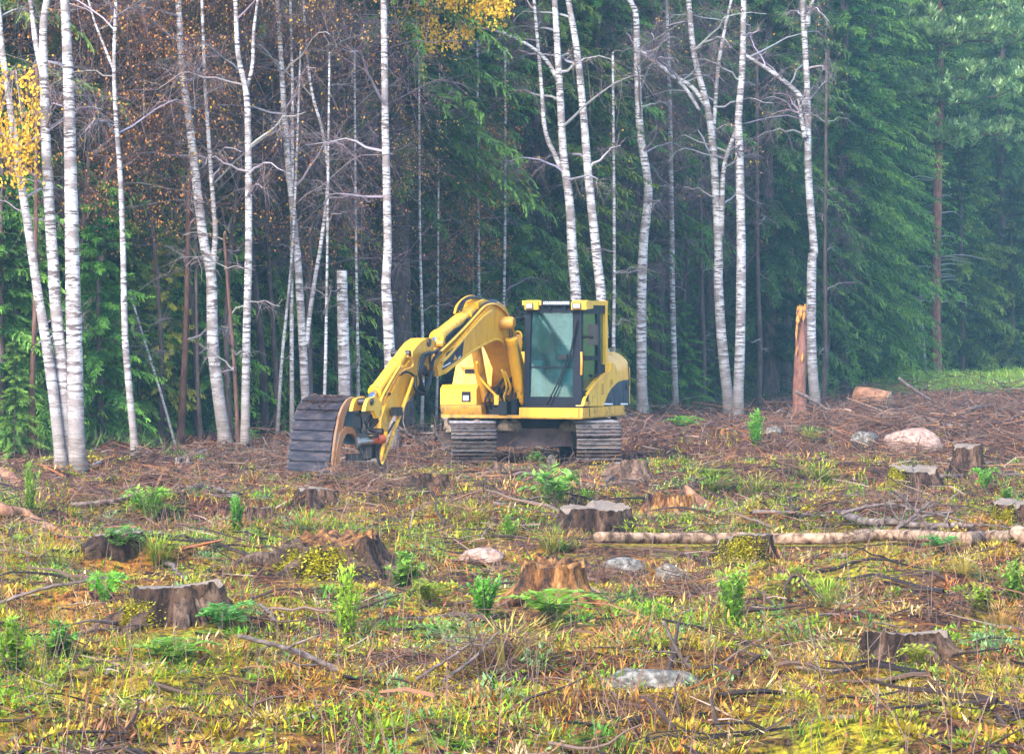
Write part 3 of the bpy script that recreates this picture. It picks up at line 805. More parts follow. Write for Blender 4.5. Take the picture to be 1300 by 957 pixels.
    q = uw(473, 510, vs_ + .2); rod('link_pin', U(q[0], vs_ - .08, q[1]), U(q[0], vs_ + .2, q[1]), .05, M_STEEL, exc)
    # ---- tilting rotator, coupler
    db = float((ROOT + V(478, 552, vs_))[1])
    rotr = rod('rotator', loc(458, 548, db + .1), loc(477, 543, db + .1), [(0, .2), (.1, .27), (.45, .27), (.5, .2), (.8, .22), (.85, .15), (1, .15)], M_RUB, exc, 28)
    g = np.random.RandomState(9)
    for (px, py, w, h) in ((456, 520, 9, 8), (463, 525, 12, 10), (470, 530, 11, 9), (464, 556, 14, 12), (471, 572, 11, 18), (458, 536, 10, 14), (474, 548, 8, 12), (455, 580, 22, 8)):
        p = loc(px, py, db - .1 + .15 * g.rand()); s = 88.0
        bm = bmesh.new()
        a_ = np.array([w / s / 2, .0, 0]); c_ = np.array([0, 0, h / s / 2]); b_ = np.array([.05, .13, 0])
        prism(bm, [p - a_ - b_ - c_, p + a_ - b_ - c_, p + a_ - b_ + c_, p - a_ - b_ + c_], [p - a_ + b_ - c_, p + a_ + b_ - c_, p + a_ + b_ + c_, p - a_ + b_ + c_])
        bm_obj('rotator_block', bm, M_BLK if g.rand() > .4 else M_RUB, rotr, .02)
    rod('coupler_shaft', loc(453, 562, db - .28), loc(473, 559, db - .22), [(0, .075), (.2, .075), (.22, .055), (.75, .055), (.77, .07), (1, .07)], M_BSTEEL, rotr)
    rod('coupler_collar', loc(472, 559.5, db - .22), loc(487, 556, db - .12), [(0, .055), (.4, .055), (.42, .07), (1, .07)], M_RED, rotr)
    for k in range(6):
        hose('rotator_hose', [loc(478 + k, 515 + 3 * k, db - .1), loc(472 - k, 522 + 6 * k, db - .3), loc(464 + 2 * k, 534 + 4 * k, db - .32), loc(470 + 2 * k, 543 + 2 * k, db - .25), loc(478 - k, 549, db - .1)], .014, M_RUB if k % 2 else M_STEEL, rotr)
    hose('rotator_hose', [loc(475, 545, db - .05), loc(477, 570, db - .1), loc(481, 586, db - .12), loc(484, 591, db - .1)], .02, M_RUB, rotr)
    hose('stick_hose', [loc(501, 535, db), loc(492, 550, db - .1), loc(486, 556, db - .12), loc(480, 572, db - .12)], .016, M_RUB, rotr)

    # ---- bucket
    O = loc(419, 598, db - .32); O[2] = .0
    a_ = np.array([-.74, .67, 0]); b_ = np.array([-.67, -.74, 0]); Wd = .84
    zs = lambda py: EYE - (py - HOR) / (FPX / (db - .32))
    outer = [(0, zs(600)), (-.02, zs(584)), (-.045, zs(568)), (-.075, zs(553)), (-.115, zs(540)), (-.15, zs(528)), (-.215, zs(517)), (-.31, zs(508.5)), (-.42, zs(505)), (-.53, zs(507))]
    inner = [(x - .045 - .015 * i / 9, z - .02 * i / 9) for i, (x, z) in enumerate(outer)]
    Bk = lambda s, b, z: O + a_ * s + b_ * b + UP * z
    bm = bmesh.new()
    poly = outer + inner[::-1]
    prism(bm, [Bk(0, x, z) for x, z in poly], [Bk(Wd, x, z) for x, z in poly])
    bk = bm_obj('bucket', bm, M_STEEL, exc, 0, 1, False)
    # horizontal wear strips on the shell
    ox = np.array(outer); seg = np.hypot(*np.diff(ox, axis=0).T); cum = np.concatenate([[0], np.cumsum(seg)])
    tot = cum[-1]; nst = 9
    for k in range(nst):
        s0 = tot * (k / nst + .006); s1 = tot * ((k + 1) / nst - .012)
        p0 = np.array([np.interp(s0, cum, ox[:, 0]), np.interp(s0, cum, ox[:, 1])]); p1 = np.array([np.interp(s1, cum, ox[:, 0]), np.interp(s1, cum, ox[:, 1])])
        t = (p1 - p0) / np.linalg.norm(p1 - p0); nrm = np.array([t[1], -t[0]])
        if nrm[0] < 0 and nrm[1] < .2: nrm = -nrm
        q = [p0 + nrm * .004, p1 + nrm * .004, p1 + nrm * .020, p0 + nrm * .036]
        bm = bmesh.new(); prism(bm, [Bk(.0, *x) for x in q], [Bk(Wd, *x) for x in q])
        bm_obj('wear_strip', bm, M_STEEL, bk, .004, 1)
    sidep = outer + [(-.66, zs(515)), (-.72, zs(535)), (-.70, zs(566)), (-.62, zs(578)), (-.52, zs(570)), (-.46, zs(560)), (-.36, zs(551)), (-.25, zs(551)), (-.17, zs(560)), (-.12, zs(576)), (-.085, zs(600))]
    for s0 in (-.03, Wd):
        bm = bmesh.new(); prism(bm, [Bk(s0, x, z) for x, z in sidep], [Bk(s0 + .03, x, z) for x, z in sidep])
        bm_obj('side_plate', bm, M_BSTEEL, bk, .004, 1)
    edge = [Bk(-.045, x + .005, z) for x, z in outer[:-1]]
    bm = bmesh.new()
    n = len(outer) - 1
    for k in range(n):
        pass
    e0 = [(x + .03, z + .012) for x, z in outer[:-1]]; e1 = [(x - .07, z - .03) for x, z in outer[:-1]]
    e0[0] = (e0[0][0], outer[0][1] - .02); e1[0] = (e1[0][0], outer[0][1] - .02)
    pl = e0 + e1[::-1]
    prism(bm, [Bk(-.075, x, z) for x, z in pl], [Bk(-.032, x, z) for x, z in pl])
    bm_obj('side_cutter', bm, M_RUST, bk, .006, 1)
    ar = sidep[-9:]
    pl2 = [(x + .0, z) for x, z in ar] + [(x + (.02 if i < 3 else .06), z + .05) for i, (x, z) in list(enumerate(ar))[::-1]]
    pl2 = [(-.46, zs(560)), (-.36, zs(551)), (-.25, zs(551)), (-.17, zs(560)), (-.12, zs(576)), (-.085, zs(600)), (-.005, zs(600)), (-.045, zs(572)), (-.12, zs(550)), (-.23, zs(541.5)), (-.37, zs(542.5)), (-.49, zs(555))]
    bm = bmesh.new(); prism(bm, [Bk(-.085, x, z) for x, z in pl2], [Bk(-.032, x, z) for x, z in pl2])
    bm_obj('lip_guard', bm, M_RUST, bk, .006, 1)
    bm = bmesh.new(); q = [(-.60, zs(508)), (-.70, zs(520)), (-.74, zs(540)), (-.72, zs(566)), (-.66, zs(566)), (-.68, zs(540)), (-.64, zs(522)), (-.56, zs(514))]
    prism(bm, [Bk(-.02, x, z) for x, z in q], [Bk(Wd, x, z) for x, z in q]); bm_obj('back_plate', bm, M_BSTEEL, bk, .006, 1)
    rod('bucket_pin', Bk(-.12, -.66, zs(563)), Bk(.1, -.66, zs(563)), .06, M_BSTEEL, bk)
    m = MB()
    for k in range(420):
        s = g.uniform(.05, Wd - .03); t = g.uniform(.62, .98) * tot if k % 2 else g.uniform(.45, .98) * tot
        p = Bk(s, np.interp(t, cum, ox[:, 0]), np.interp(t, cum, ox[:, 1]) + .03)
        a = g.uniform(0, 6.28); blades(m, p[None], np.array([[math.cos(a), math.sin(a), g.uniform(-.2, .3)]]), g.uniform(.03, .12), g.uniform(.008, .03), None, np.array([[.3, .16, .1]]) * g.uniform(.5, 1.5))
    o = m.obj('needle_litter', leafy('litter_on_bucket', var=.05, trans=0), bk); o['kind'] = 'stuff'
excavator()

# ------------------------------------------------------------------ trees: materials
def birch_bark():
    m, nt, b = nodes_of('birch_bark')
    tc = nt.nodes.new('ShaderNodeTexCoord'); vec = tc.outputs['Object']
    fine = noise(nt, 1, 5, .65, vec, stretch=(4, 4, 26)); blotch = noise(nt, 1, 5, .6, vec, stretch=(2.2, 2.2, 3.6)); grain = noise(nt, 60, 3, .6, vec)
    white = ramp(nt, grain.outputs[0], [(.3, (.30, .27, .27)), (.55, (.58, .55, .55)), (.8, (.74, .71, .70))])
    f1 = ramp(nt, fine.outputs[0], [(.50, (0, 0, 0)), (.57, (1, 1, 1))])
    f2 = ramp(nt, blotch.outputs[0], [(.47, (0, 0, 0)), (.60, (.9, .9, .9))])
    c = mix(nt, f1.outputs[0], white.outputs[0], (.10, .075, .075))
    c = mix(nt, f2.outputs[0], c, (.20, .16, .155))
    # old cracked bark near the foot
    sp = nt.nodes.new('ShaderNodeSeparateXYZ'); nt.links.new(vec, sp.inputs[0])
    ad = N(nt, 'ShaderNodeMath', operation='MULTIPLY_ADD'); ad.inputs[1].default_value = 2.6; nt.links.new(blotch.outputs[0], ad.inputs[0]); nt.links.new(sp.outputs[2], ad.inputs[2])
    mr = N(nt, 'ShaderNodeMapRange'); mr.inputs[1].default_value = 2.6; mr.inputs[2].default_value = 1.5; nt.links.new(ad.outputs[0], mr.inputs[0])
    old = ramp(nt, fine.outputs[0], [(.35, (.10, .075, .065)), (.6, (.30, .25, .23)), (.75, (.5, .45, .43))])
    c = mix(nt, mr.outputs[0], c, old.outputs[0])
    nt.links.new(c, b.inputs['Base Color']); b.inputs['Roughness'].default_value = .75
    b.inputs['Specular IOR Level'].default_value = .25
    bump(nt, b, fine.outputs[0], .4, .01)
    return m
M_BIRCH = birch_bark()
M_SBARK = noisy('spruce_bark', [(.3, (.035, .024, .024)), (.5, (.085, .058, .052)), (.72, (.16, .115, .10))], 6, .9, stretch=(2, 2, .6), bmp=.7)
M_PBARK = noisy('pine_bark', [(.3, (.10, .045, .035)), (.5, (.24, .10, .07)), (.72, (.34, .17, .12))], 5, .9, stretch=(2.5, 2.5, .8), bmp=.8)
M_NEEDLE = leafy('spruce_needles', var=.45, trans=.3, hue=.035)
M_PINEN = leafy('pine_needles', var=.1, trans=.2, hue=.01)
M_TWIG = leafy('bare_twigs', var=.15, trans=0, rough=.8, hue=.01)
M_LEAF = leafy('autumn_leaves', var=.15, trans=.4, hue=.008)
M_YLEAF = leafy('yellow_birch_leaves', var=0, trans=.35, hue=0)

def jit(c, g, n, amt=.25):
    c = np.asarray(c, float)
    return np.clip(c[None] * (1 + amt * (g.rand(n, 1) * 2 - 1)) * (1 + .12 * (g.rand(n, 3) * 2 - 1)), 0, 1)

# ------------------------------------------------------------------ spruce
def spruce_meshes(seed, H, h0, Rmax, dead_to, c_old, c_new, dense=1.0):
    g = np.random.RandomState(seed)
    tr = MB()
    zz = np.linspace(-.3, H, 14)
    P = np.stack([.06 * np.sin(zz * .5 + seed), .06 * np.cos(zz * .4 + seed), zz], 1)
    r = .011 * H * (1 - zz.clip(0) / H) ** .8 + .012; r[0] *= 1.35
    tube(tr, P, r, 9, None, False, .06, seed)
    # dead twigs on the bare lower trunk
    nd = int(34 * max(.1, dead_to))
    h = g.uniform(.6, max(.9, dead_to + 1.5), nd); a = g.uniform(0, 6.283, nd); L = g.uniform(.25, 1.5, nd)
    D = np.stack([np.cos(a), np.sin(a), g.uniform(-.35, .25, nd)], 1); B0 = np.stack([np.zeros(nd), np.zeros(nd), h], 1)
    mid = B0 + D * L[:, None] * .5 + np.array([0, 0, -.03]); end = B0 + D * L[:, None] + np.stack([0 * L, 0 * L, -.25 * L], 1)
    sticks(tr, B0, mid, .010, .007); sticks(tr, mid, end, .007, .003)
    k = np.repeat(np.arange(nd), 4); t = g.uniform(.3, 1, len(k))[:, None]
    s0 = B0[k] * (1 - t) + end[k] * t; sa = a[k] + g.choice([-1, 1], len(k)) * g.uniform(.5, 1.1, len(k))
    sd_ = np.stack([np.cos(sa), np.sin(sa), g.uniform(-.6, .1, len(k))], 1)
    sticks(tr, s0, s0 + sd_ * (L[k] * .3)[:, None], .004, .002)
    trunk = tr.mesh('trunk', M_SBARK, True)
    cr = MB()
    hs, n = [], 0
    z = h0
    while z < H - .15:
        f = (z - h0) / (H - h0)
        nb = max(4, int((7.5 - 3 * f) * dense))
        for _ in range(nb): hs.append(z + g.uniform(-.14, .14))
        z += .42 - .10 * f
    hs = np.array(hs); nB = len(hs); f = np.clip((hs - h0) / (H - h0), 0, 1)
    az = g.uniform(0, 6.283, nB)
    L = (Rmax * (1 - f) ** .72 * g.uniform(.62, 1.12, nB) + .15) * (.72 + .28 * sstep(0, .12, f))
    cb = np.clip(g.rand(nB) * .75 + g.rand() * .25, 0, 1)
    rise = .25 * f + g.uniform(-.15, .1, nB); droop = (.62 - .45 * f) * g.uniform(.7, 1.25, nB)
    K = 13
    t = np.linspace(.08, 1, K)
    ca, sa = np.cos(az)[:, None], np.sin(az)[:, None]
    rr = L[:, None] * t
    zz = hs[:, None] + L[:, None] * (rise[:, None] * t - droop[:, None] * t ** 2 + .30 * droop[:, None] * t ** 3)
    C = np.stack([rr * ca, rr * sa, zz], -1)                                # stations on every branch
    ax0 = np.stack([0 * hs, 0 * hs, hs], 1)
    sticks(cr, ax0, C[:, 6], .016, .008, np.tile([[.06, .04, .035]], (nB, 1)))
    sticks(cr, C[:, 6], C[:, -1], .008, .003, np.tile([[.06, .04, .035]], (nB, 1)))
    T = np.gradient(C, axis=1); T /= np.linalg.norm(T, axis=2, keepdims=True)
    S = np.stack([-sa, ca, 0 * sa], -1) * np.ones((1, K, 1))
    lowb = hs < 14.5                                                        # fine sprays where they can be told apart, coarser in the tops
    for part in (lowb, ~lowb):
        if not part.any(): continue
        fine = bool(part is lowb); Cp, Tp, Sp, Lp, cbp = C[part], T[part], S[part], L[part], cb[part]
        sh = Cp.shape[:2]
        for side in (-1, 1, 0):
            for k_ in range(4 if fine else 2):
                P = Cp + g.normal(0, .02, Cp.shape) + Tp * g.uniform(-.14, .14, sh + (1,))
                if side:
                    D = Tp * g.uniform(.35, 1.0, sh + (1,)) + Sp * side * g.uniform(.45, 1.0, sh + (1,)) + np.array([0, 0, 1]) * g.uniform(-.55, .12, sh + (1,))
                    ln = (.155 * Lp[:, None] * (1 - t) ** .7 + .09) * g.uniform(.45, 1.2, sh)
                else:
                    D = Tp * .5 + Sp * g.uniform(-.6, .6, sh + (1,)) + np.array([0, 0, 1]) * g.uniform(-1.2, .3, sh + (1,))
                    ln = (.06 * Lp[:, None] + .09) * g.uniform(.5, 1.3, sh)
                w = g.uniform(.026, .052, sh) * (1 if fine else 1.7)
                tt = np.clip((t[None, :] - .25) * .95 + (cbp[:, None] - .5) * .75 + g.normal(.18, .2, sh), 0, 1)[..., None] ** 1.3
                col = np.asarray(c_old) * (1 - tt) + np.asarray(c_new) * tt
                nn = sh[0] * K
                Nn = np.tile([[0, 0, 1.0]], (nn, 1)) + g.normal(0, .6, (nn, 3))
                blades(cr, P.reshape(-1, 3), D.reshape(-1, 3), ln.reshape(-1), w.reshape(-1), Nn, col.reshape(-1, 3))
                if fine:                                                    # side needles along each spray
                    Dn = D / np.linalg.norm(D, axis=2, keepdims=True)
                    for fr in (.35, .7):
                        P2 = (P + Dn * ln[..., None] * fr).reshape(-1, 3)
                        D2 = (Dn * .8 + Sp * g.uniform(-.9, .9, sh + (1,)) + np.array([0, 0, 1]) * g.uniform(-.8, .3, sh + (1,))).reshape(-1, 3)
                        if k_ < 2 or fr > .5: blades(cr, P2, D2, ln.reshape(-1) * .45, w.reshape(-1) * .85, Nn, col.reshape(-1, 3) * 1.12)
    crown = cr.mesh('crown', M_NEEDLE, False)
    return trunk, crown

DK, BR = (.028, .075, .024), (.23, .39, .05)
SPR = {
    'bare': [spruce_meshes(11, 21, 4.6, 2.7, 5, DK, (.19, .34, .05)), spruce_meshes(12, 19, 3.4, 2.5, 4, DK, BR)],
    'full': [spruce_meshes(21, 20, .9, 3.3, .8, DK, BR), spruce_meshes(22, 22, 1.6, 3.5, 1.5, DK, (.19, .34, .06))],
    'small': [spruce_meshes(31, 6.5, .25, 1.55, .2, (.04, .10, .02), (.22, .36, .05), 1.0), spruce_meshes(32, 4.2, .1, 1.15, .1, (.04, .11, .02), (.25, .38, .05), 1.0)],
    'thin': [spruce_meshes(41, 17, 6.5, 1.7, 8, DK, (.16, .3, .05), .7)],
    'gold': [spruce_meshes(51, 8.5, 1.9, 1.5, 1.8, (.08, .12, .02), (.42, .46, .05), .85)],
}
def spruce(kind, i, p, sc, rz, label, group, name='spruce_tree'):
    tm, cm = SPR[kind][i % len(SPR[kind])]
    e = empty(name, tuple(p), label, 'spruce', group, rz)
    e.scale = (sc, sc, sc)
    link('trunk', tm, e); link('crown', cm, e)
    return e

def edge_d(px):
    return float(np.interp(px, [-200, 0, 200, 400, 650, 800, 900, 1040, 1150, 1320, 1500], [53, 54.5, 57, 61, 69, 78, 86, 96, 118, 128, 135]))

MARKS = [(-40, 'left of the birch trio'), (60, 'behind the thick birch trio'), (125, 'just right of the birch trio'), (165, 'behind the thin wavy birch'), (215, 'between wavy birch and two-stemmed birch'), (262, 'behind the two-stemmed birch'), (312, 'behind the straight medium birch'), (372, 'behind the bucket birch'), (436, 'behind the flat-cut stub'), (490, 'behind the clean straight birch'), (545, 'above the stick'), (610, 'above the boom'), (665, 'above the boom bend'), (710, 'behind the left cab birch'), (760, 'behind the right cab birch'), (815, 'behind the counterweight birch'), (858, 'behind the thin straight birch'), (915, 'behind the twin birches'), (985, 'between twin birches and forked birch'), (1030, 'behind the tall forked birch'), (1090, 'right of the tall forked birch'), (1150, 'left of the tall pine'), (1200, 'behind the tall pine'), (1260, 'right of the tall pine'), (1330, 'at the right edge'), (1420, 'beyond the right edge')]
def where(px): return min(MARKS, key=lambda q: abs(q[0] - px))[1]

def plant_forest():
    g = np.random.RandomState(17)
    spots = []
    def free(x, y, dmin):
        return all((x - a) ** 2 + (y - b) ** 2 > dmin ** 2 for a, b in spots)
    # rows: just behind the birches, then deeper and deeper
    for lo, hi, n, dmin in ((2.5, 9, 30, 2.0), (9, 22, 48, 2.3), (22, 45, 54, 2.7), (45, 80, 46, 3.4)):
        made = tries = 0
        while made < n and tries < 4000:
            tries += 1
            px = g.uniform(-150, 1450); d = edge_d(px) + g.uniform(lo, hi)
            if px > 1080 and 1120 < px < 1260 and d < 121: continue
            x = (px - 650) / FPX * d
            if not free(x, d, dmin): continue
            spots.append((x, d)); made += 1
            right = px > 960
            u = g.rand()
            if lo < 9: kind = ('full' if u < .62 else 'thin') if right else ('bare' if u < .38 else 'thin' if u < .58 else 'full' if u < .82 else 'small')
            elif lo < 22: kind = ('full' if u < .8 else 'bare') if right else ('bare' if u < .45 else 'thin' if u < .52 else 'full')
            else: kind = 'full' if u < .7 else 'bare'
            lab, grp = {
                'thin': ('slender bare-stemmed spruce', 'slender bare-stemmed spruces in the forest'),
                'bare': ('dark high-crowned spruce', 'high-crowned spruces in the shaded forest'),
                'full': ('dense low-branched green spruce', 'dense spruces of the forest wall'),
                'small': ('young bushy shaded spruce', 'young spruces under the tall trees')}[kind]
            row = {2.5: 'in the front row', 9: 'in the second row', 22: 'deeper in', 45: 'far in'}[lo]
            lab = '%s %s %s' % (lab, row, where(px))
            spruce(kind, made, (x, d, float(gz(x, d)) - .05), g.uniform(.82, 1.18), g.uniform(0, 6.28), lab, grp)
    # the last rows up the rise close the view
    for k in range(78):
        d = g.uniform(150, 260); px = -120 + 1540 * (k + g.rand()) / 78; x = (px - 650) / FPX * d
        spruce('full', k, (x, d, float(gz(x, d)) - .1), g.uniform(.9, 1.25), g.uniform(0, 6.28), 'distant spruce on the wooded rise, ' + where(px), 'distant spruces on the rise')
    # spruces one can single out in the photograph
    for kind, px, py, d, sc, lab in (
        ('small', 6, 585, 54.5, 1.0, 'bright green young spruce at the left edge behind the birch trio'),
        ('small', 128, 575, 57, .72, 'low green spruce just right of the three thick birches'),
        ('small', 178, 560, 60, .5, 'knee-high spruce at the foot of the thin leaning birch on the left'),
        ('gold', 213, 562, 60.5, .46, 'yellowish half-bare young spruce left of the forked birch'),
        ('small', 20, 592, 53.0, .3, 'small yellow-green spruce bush low at the left edge'),
        ('small', 782, 530, 82, 1.0, 'yellow-green young spruce showing just behind the excavator cab'),
        ('small', 868, 520, 83, .45, 'small bushy spruce on the forest edge left of the twin birches'),
        ('small', 908, 520, 86, .4, 'little light green spruce at the foot of the twin birches'),
        ('small', 1100, 500, 106, 1.25, 'bright green spruce at the forest edge behind the broken red trunk'),
        ('full', 975, 505, 94, .95, 'tall vivid green spruce between the twin birches and the forked birch'),
        ('full', 1068, 500, 104, 1.0, 'broad hanging green spruce right of the forked birch'),
        ('small', 1218, 485, 120, 1.5, 'rounded pale green spruce at the right forest edge below the pine'),
        ('small', 1285, 485, 124, 1.7, 'bushy pale green spruce at the far right forest edge'),
        ('full', 1130, 480, 132, 1.05, 'hazy blue-green spruce left of the tall pine'),
        ('full', 1262, 480, 134, 1.0, 'hazy blue-green spruce right of the tall pine'),
        ('full', 28, 560, 61, .62, 'green spruce with drooping boughs behind the birch trio'),
        ('full', 128, 560, 62, .7, 'green spruce with wide boughs between birch trio and wavy birch'),
        ('full', 332, 550, 66, .8, 'green spruce between the straight medium birch and the bucket birch'),
        ('small', 405, 552, 65, 1.15, 'young green spruce right of the bucket birch'),
        ('full', 585, 540, 74, .8, 'green spruce above the stick cylinder'),
        ('full', 690, 535, 78, .85, 'green spruce left behind the cab'),
        ('full', 520, 535, 75, .9, 'green spruce with hanging boughs right of the straight white birch'),
        ('full', 455, 540, 72, .9, 'dark green spruce left of the straight white birch')):
        p = at(px, py, d); p[2] = float(gz(p[0], p[1])) - .04
        spruce(kind, int(px), p, sc, px * .37, lab, 'spruces along the forest edge')
plant_forest()

# ------------------------------------------------------------------ birches traced from the photograph
def birch_crown(mb, path, rad, g, n, zmin, Lr=(.8, 2.2), droopy=.25, twig_col=(.16, .115, .12), limb_col=(.30, .26, .28), fine=7, leaf=None, leafmb=None, nleaf=0):
    """limbs, hanging twigs and a few leaves along a stem"""
    z0, z1 = path[:, 2].min(), path[:, 2].max()
    hs = g.uniform(max(zmin, z0 + .5), z1, n)
    for h in hs:
        k = int(np.argmin(np.abs(path[:, 2] - h))); p = path[k]; r = rad[k]
        a = g.uniform(0, 6.283); L = g.uniform(*Lr)
        d = np.array([math.cos(a), math.sin(a), g.uniform(.1, .9)])
        pts = [p, p + d * L * .35, p + d * L * .7 + np.array([g.normal(0, .08), g.normal(0, .08), -.05]), p + d * L + np.array([g.normal(0, .15), g.normal(0, .15), -droopy * L])]
        q = smooth_path(pts, 8)
        q += g.normal(0, .02, q.shape)
        tube(mb, q, np.linspace(min(.03, r * .45), .006, 8), 5, jit(limb_col, g, 1, .3)[0], False)
        m = fine * 3
        t = g.uniform(.25, 1, m); ii = np.minimum((t * 7).astype(int), 6); s = q[ii] + (q[ii + 1] - q[ii]) * (t * 7 - ii)[:, None]
        D = d[None] * .5 + g.normal(0, .6, (m, 3)) + np.array([0, 0, -.15]); D /= np.linalg.norm(D, axis=1, keepdims=True)
        l = g.uniform(.2, .7, m)[:, None] * min(1.2, L * .6)
        e = s + D * l
        sticks(mb, s, e, .005, .003, jit(twig_col, g, m, .3))
        e2 = e + (D + g.normal(0, .35, (m, 3)) + np.array([0, 0, -.5])) * l * .7
        sticks(mb, e, e2, .003, .0015, jit(twig_col, g, m, .3))
        k3 = np.repeat(np.arange(m), 2); u = g.rand(len(k3))[:, None]
        s3 = s[k3] * (1 - u) + e[k3] * u; e3 = s3 + (D[k3] + g.normal(0, .7, (len(k3), 3)) + np.array([0, 0, -.4])) * l[k3] * .55
        sticks(mb, s3, e3, .0028, .0015, jit(twig_col, g, len(k3), .3))
        if nleaf:
            kk = g.randint(0, m, nleaf); w = g.rand(nleaf)[:, None]
            P = e[kk] * (1 - w) + e2[kk] * w + g.normal(0, .03, (nleaf, 3))
            blades(mb, P, g.normal(0, .5, (nleaf, 3)) + np.array([0, 0, -.8]), g.uniform(.035, .065, nleaf), g.uniform(.025, .045, nleaf), g.normal(0, 1, (nleaf, 3)), jit(leaf, g, nleaf, .4))

def stem3(pix, d, w_base, w_top, extra=3.0, base=True):
    """a stem through photo pixels, all at the tree's own distance, carried on above the frame"""
    P = np.array([at(px, py, d) for px, py in pix])
    g = np.random.RandomState(int(pix[0][0]))
    P[:, 1] += np.cumsum(g.normal(0, .05, len(P))) * np.linspace(0, 1, len(P))
    dirn = P[-1] - P[-2]; dirn /= np.linalg.norm(dirn)
    if extra:
        P = np.vstack([P, P[-1] + dirn * extra * .5, P[-1] + dirn * extra * .8 + np.array([.15, .1, extra * .3])])
    q = smooth_path(P, max(14, 5 * len(P)))
    rad = np.interp(np.linspace(0, 1, len(q)), [0, 1], [w_base / 2 / ppm(d), (w_top * (.45 if extra else 1)) / 2 / ppm(d)])
    if base:
        q[0, 2] -= .12
        rad[0] *= 1.5; rad[1] *= 1.12
    return q, rad

BIRCHES = [
    # label, distance by base row, stems: (pixels, base width, top width, joins), crown limbs, leaf colour, leaves
    ('leaning left birch of the thick trio with a curtain of yellow leaves', (78, 591), [[(78, 592), (70, 520), (63, 465), (56, 420), (49, 380), (41, 328), (27, 236), (19, 190), (10, 120), (2, 62), (-4, 0)]], 15, 12, 9),
    ('middle birch of the thick trio on the left, forking near the top', (83, 592), [[(84, 594), (80, 490), (73, 417), (66, 310), (60, 207), (57, 103), (57, 34), (62, 0)], [(56, 100), (46, 60), (41, 35), (36, 0)]], 18, 13, 5),
    ('thickest scaly white birch, right of the trio on the left', (96, 596), [[(97, 597), (95, 450), (92, 310), (90, 207), (88, 103), (84, 0)]], 23, 14, 4),
    ('thin wavy birch standing alone right of the thick trio', (171, 577), [[(172, 578), (165, 505), (159, 434), (157, 367), (156, 310), (153, 224), (148, 155), (146, 86), (148, 0)], [(146, 92), (138, 75), (131, 58), (119, 28), (110, 0)]], 10, 6, 10),
    ('thick birch with two stems joined low down, left of the bucket', (285, 567), [[(287, 569), (277, 500), (270, 434), (268, 350), (259, 310), (248, 224), (240, 155), (231, 86), (226, 0)], [(269, 352), (273, 300), (271, 270), (265, 190), (259, 103), (255, 0)]], 17, 11, 12),
    ('straight medium birch between the two-stemmed birch and the bucket', (311, 566), [[(311, 568), (313, 434), (316, 310), (315, 155), (312, 114), (303, 69), (300, 0)], [(312, 112), (320, 85), (322, 40), (327, 0)]], 11, 8, 10),
    ('very thin pale birch right beside the bucket birch', (371, 556), [[(371, 558), (370, 400), (370, 310), (371, 138), (368, 0)]], 6, 4, 6),
    ('white birch rising behind the bucket, slightly leaning left', (388, 560), [[(390, 561), (388, 514), (384, 434), (378, 333), (376, 310), (367, 224), (360, 138), (355, 52), (351, 0)], [(389, 440), (393, 400), (401, 345), (407, 310), (416, 228), (409, 168), (396, 120), (389, 70), (384, 0)]], 12, 9, 12),
    ('straight white birch left of the excavator boom, clean trunk', (498, 570), [[(499, 572), (493, 414), (490, 360), (492, 310), (489, 155), (487, 0)]], 15, 11, 4),
    ('white birch directly behind the cab roof, left of two', (735, 545), [[(738, 546), (732, 390), (727, 327), (723, 258), (715, 193), (710, 103), (704, 0)], [(718, 225), (706, 200), (692, 165), (687, 103), (678, 0)]], 15, 11, 12),
    ('white birch behind the cab roof leaning left, right of two', (770, 545), [[(772, 546), (764, 390), (757, 320), (747, 224), (740, 138), (732, 62), (721, 0)]], 14, 11, 10),
    ('curving birch right behind the excavator counterweight', (815, 532), [[(816, 533), (814, 440), (816, 320), (823, 241), (813, 172), (809, 86), (807, 21), (799, 0)], [(808, 62), (830, 78), (850, 92), (871, 112), (889, 140)]], 14, 10, 10),
    ('thin straight birch between counterweight and the twin birches', (858, 524), [[(858, 525), (854, 400), (853, 310), (851, 172), (848, 60), (846, 0)]], 8, 5, 8),
    ('left one of the twin birches, forked into a wide V', (925, 529), [[(927, 530), (917, 440), (912, 360), (912, 310), (905, 190), (898, 138), (881, 69), (874, 0)], [(904, 175), (907, 150), (912, 86), (920, 40), (929, 0)], [(916, 300), (918, 221), (925, 190), (933, 168), (936, 150)], [(896, 134), (880, 112), (860, 98), (838, 82), (816, 58)]], 14, 9, 12),
    ('right one of the twin birches, growing from the same spot', (936, 530), [[(936, 531), (940, 420), (941, 310), (939, 190), (938, 148), (943, 86), (945, 0)]], 14, 10, 8),
    ('tall birch beside the broken red trunk, with one long crooked limb', (1034, 524), [[(1036, 525), (1030, 440), (1031, 330), (1034, 318), (1027, 224), (1026, 121), (1020, 0)], [(1024, 135), (1010, 115), (984, 93), (962, 78), (946, 66)], [(1025, 34), (1027, 15), (1032, 0)], [(1022, 175), (1018, 150), (1015, 125)]], 14, 10, 10),
]
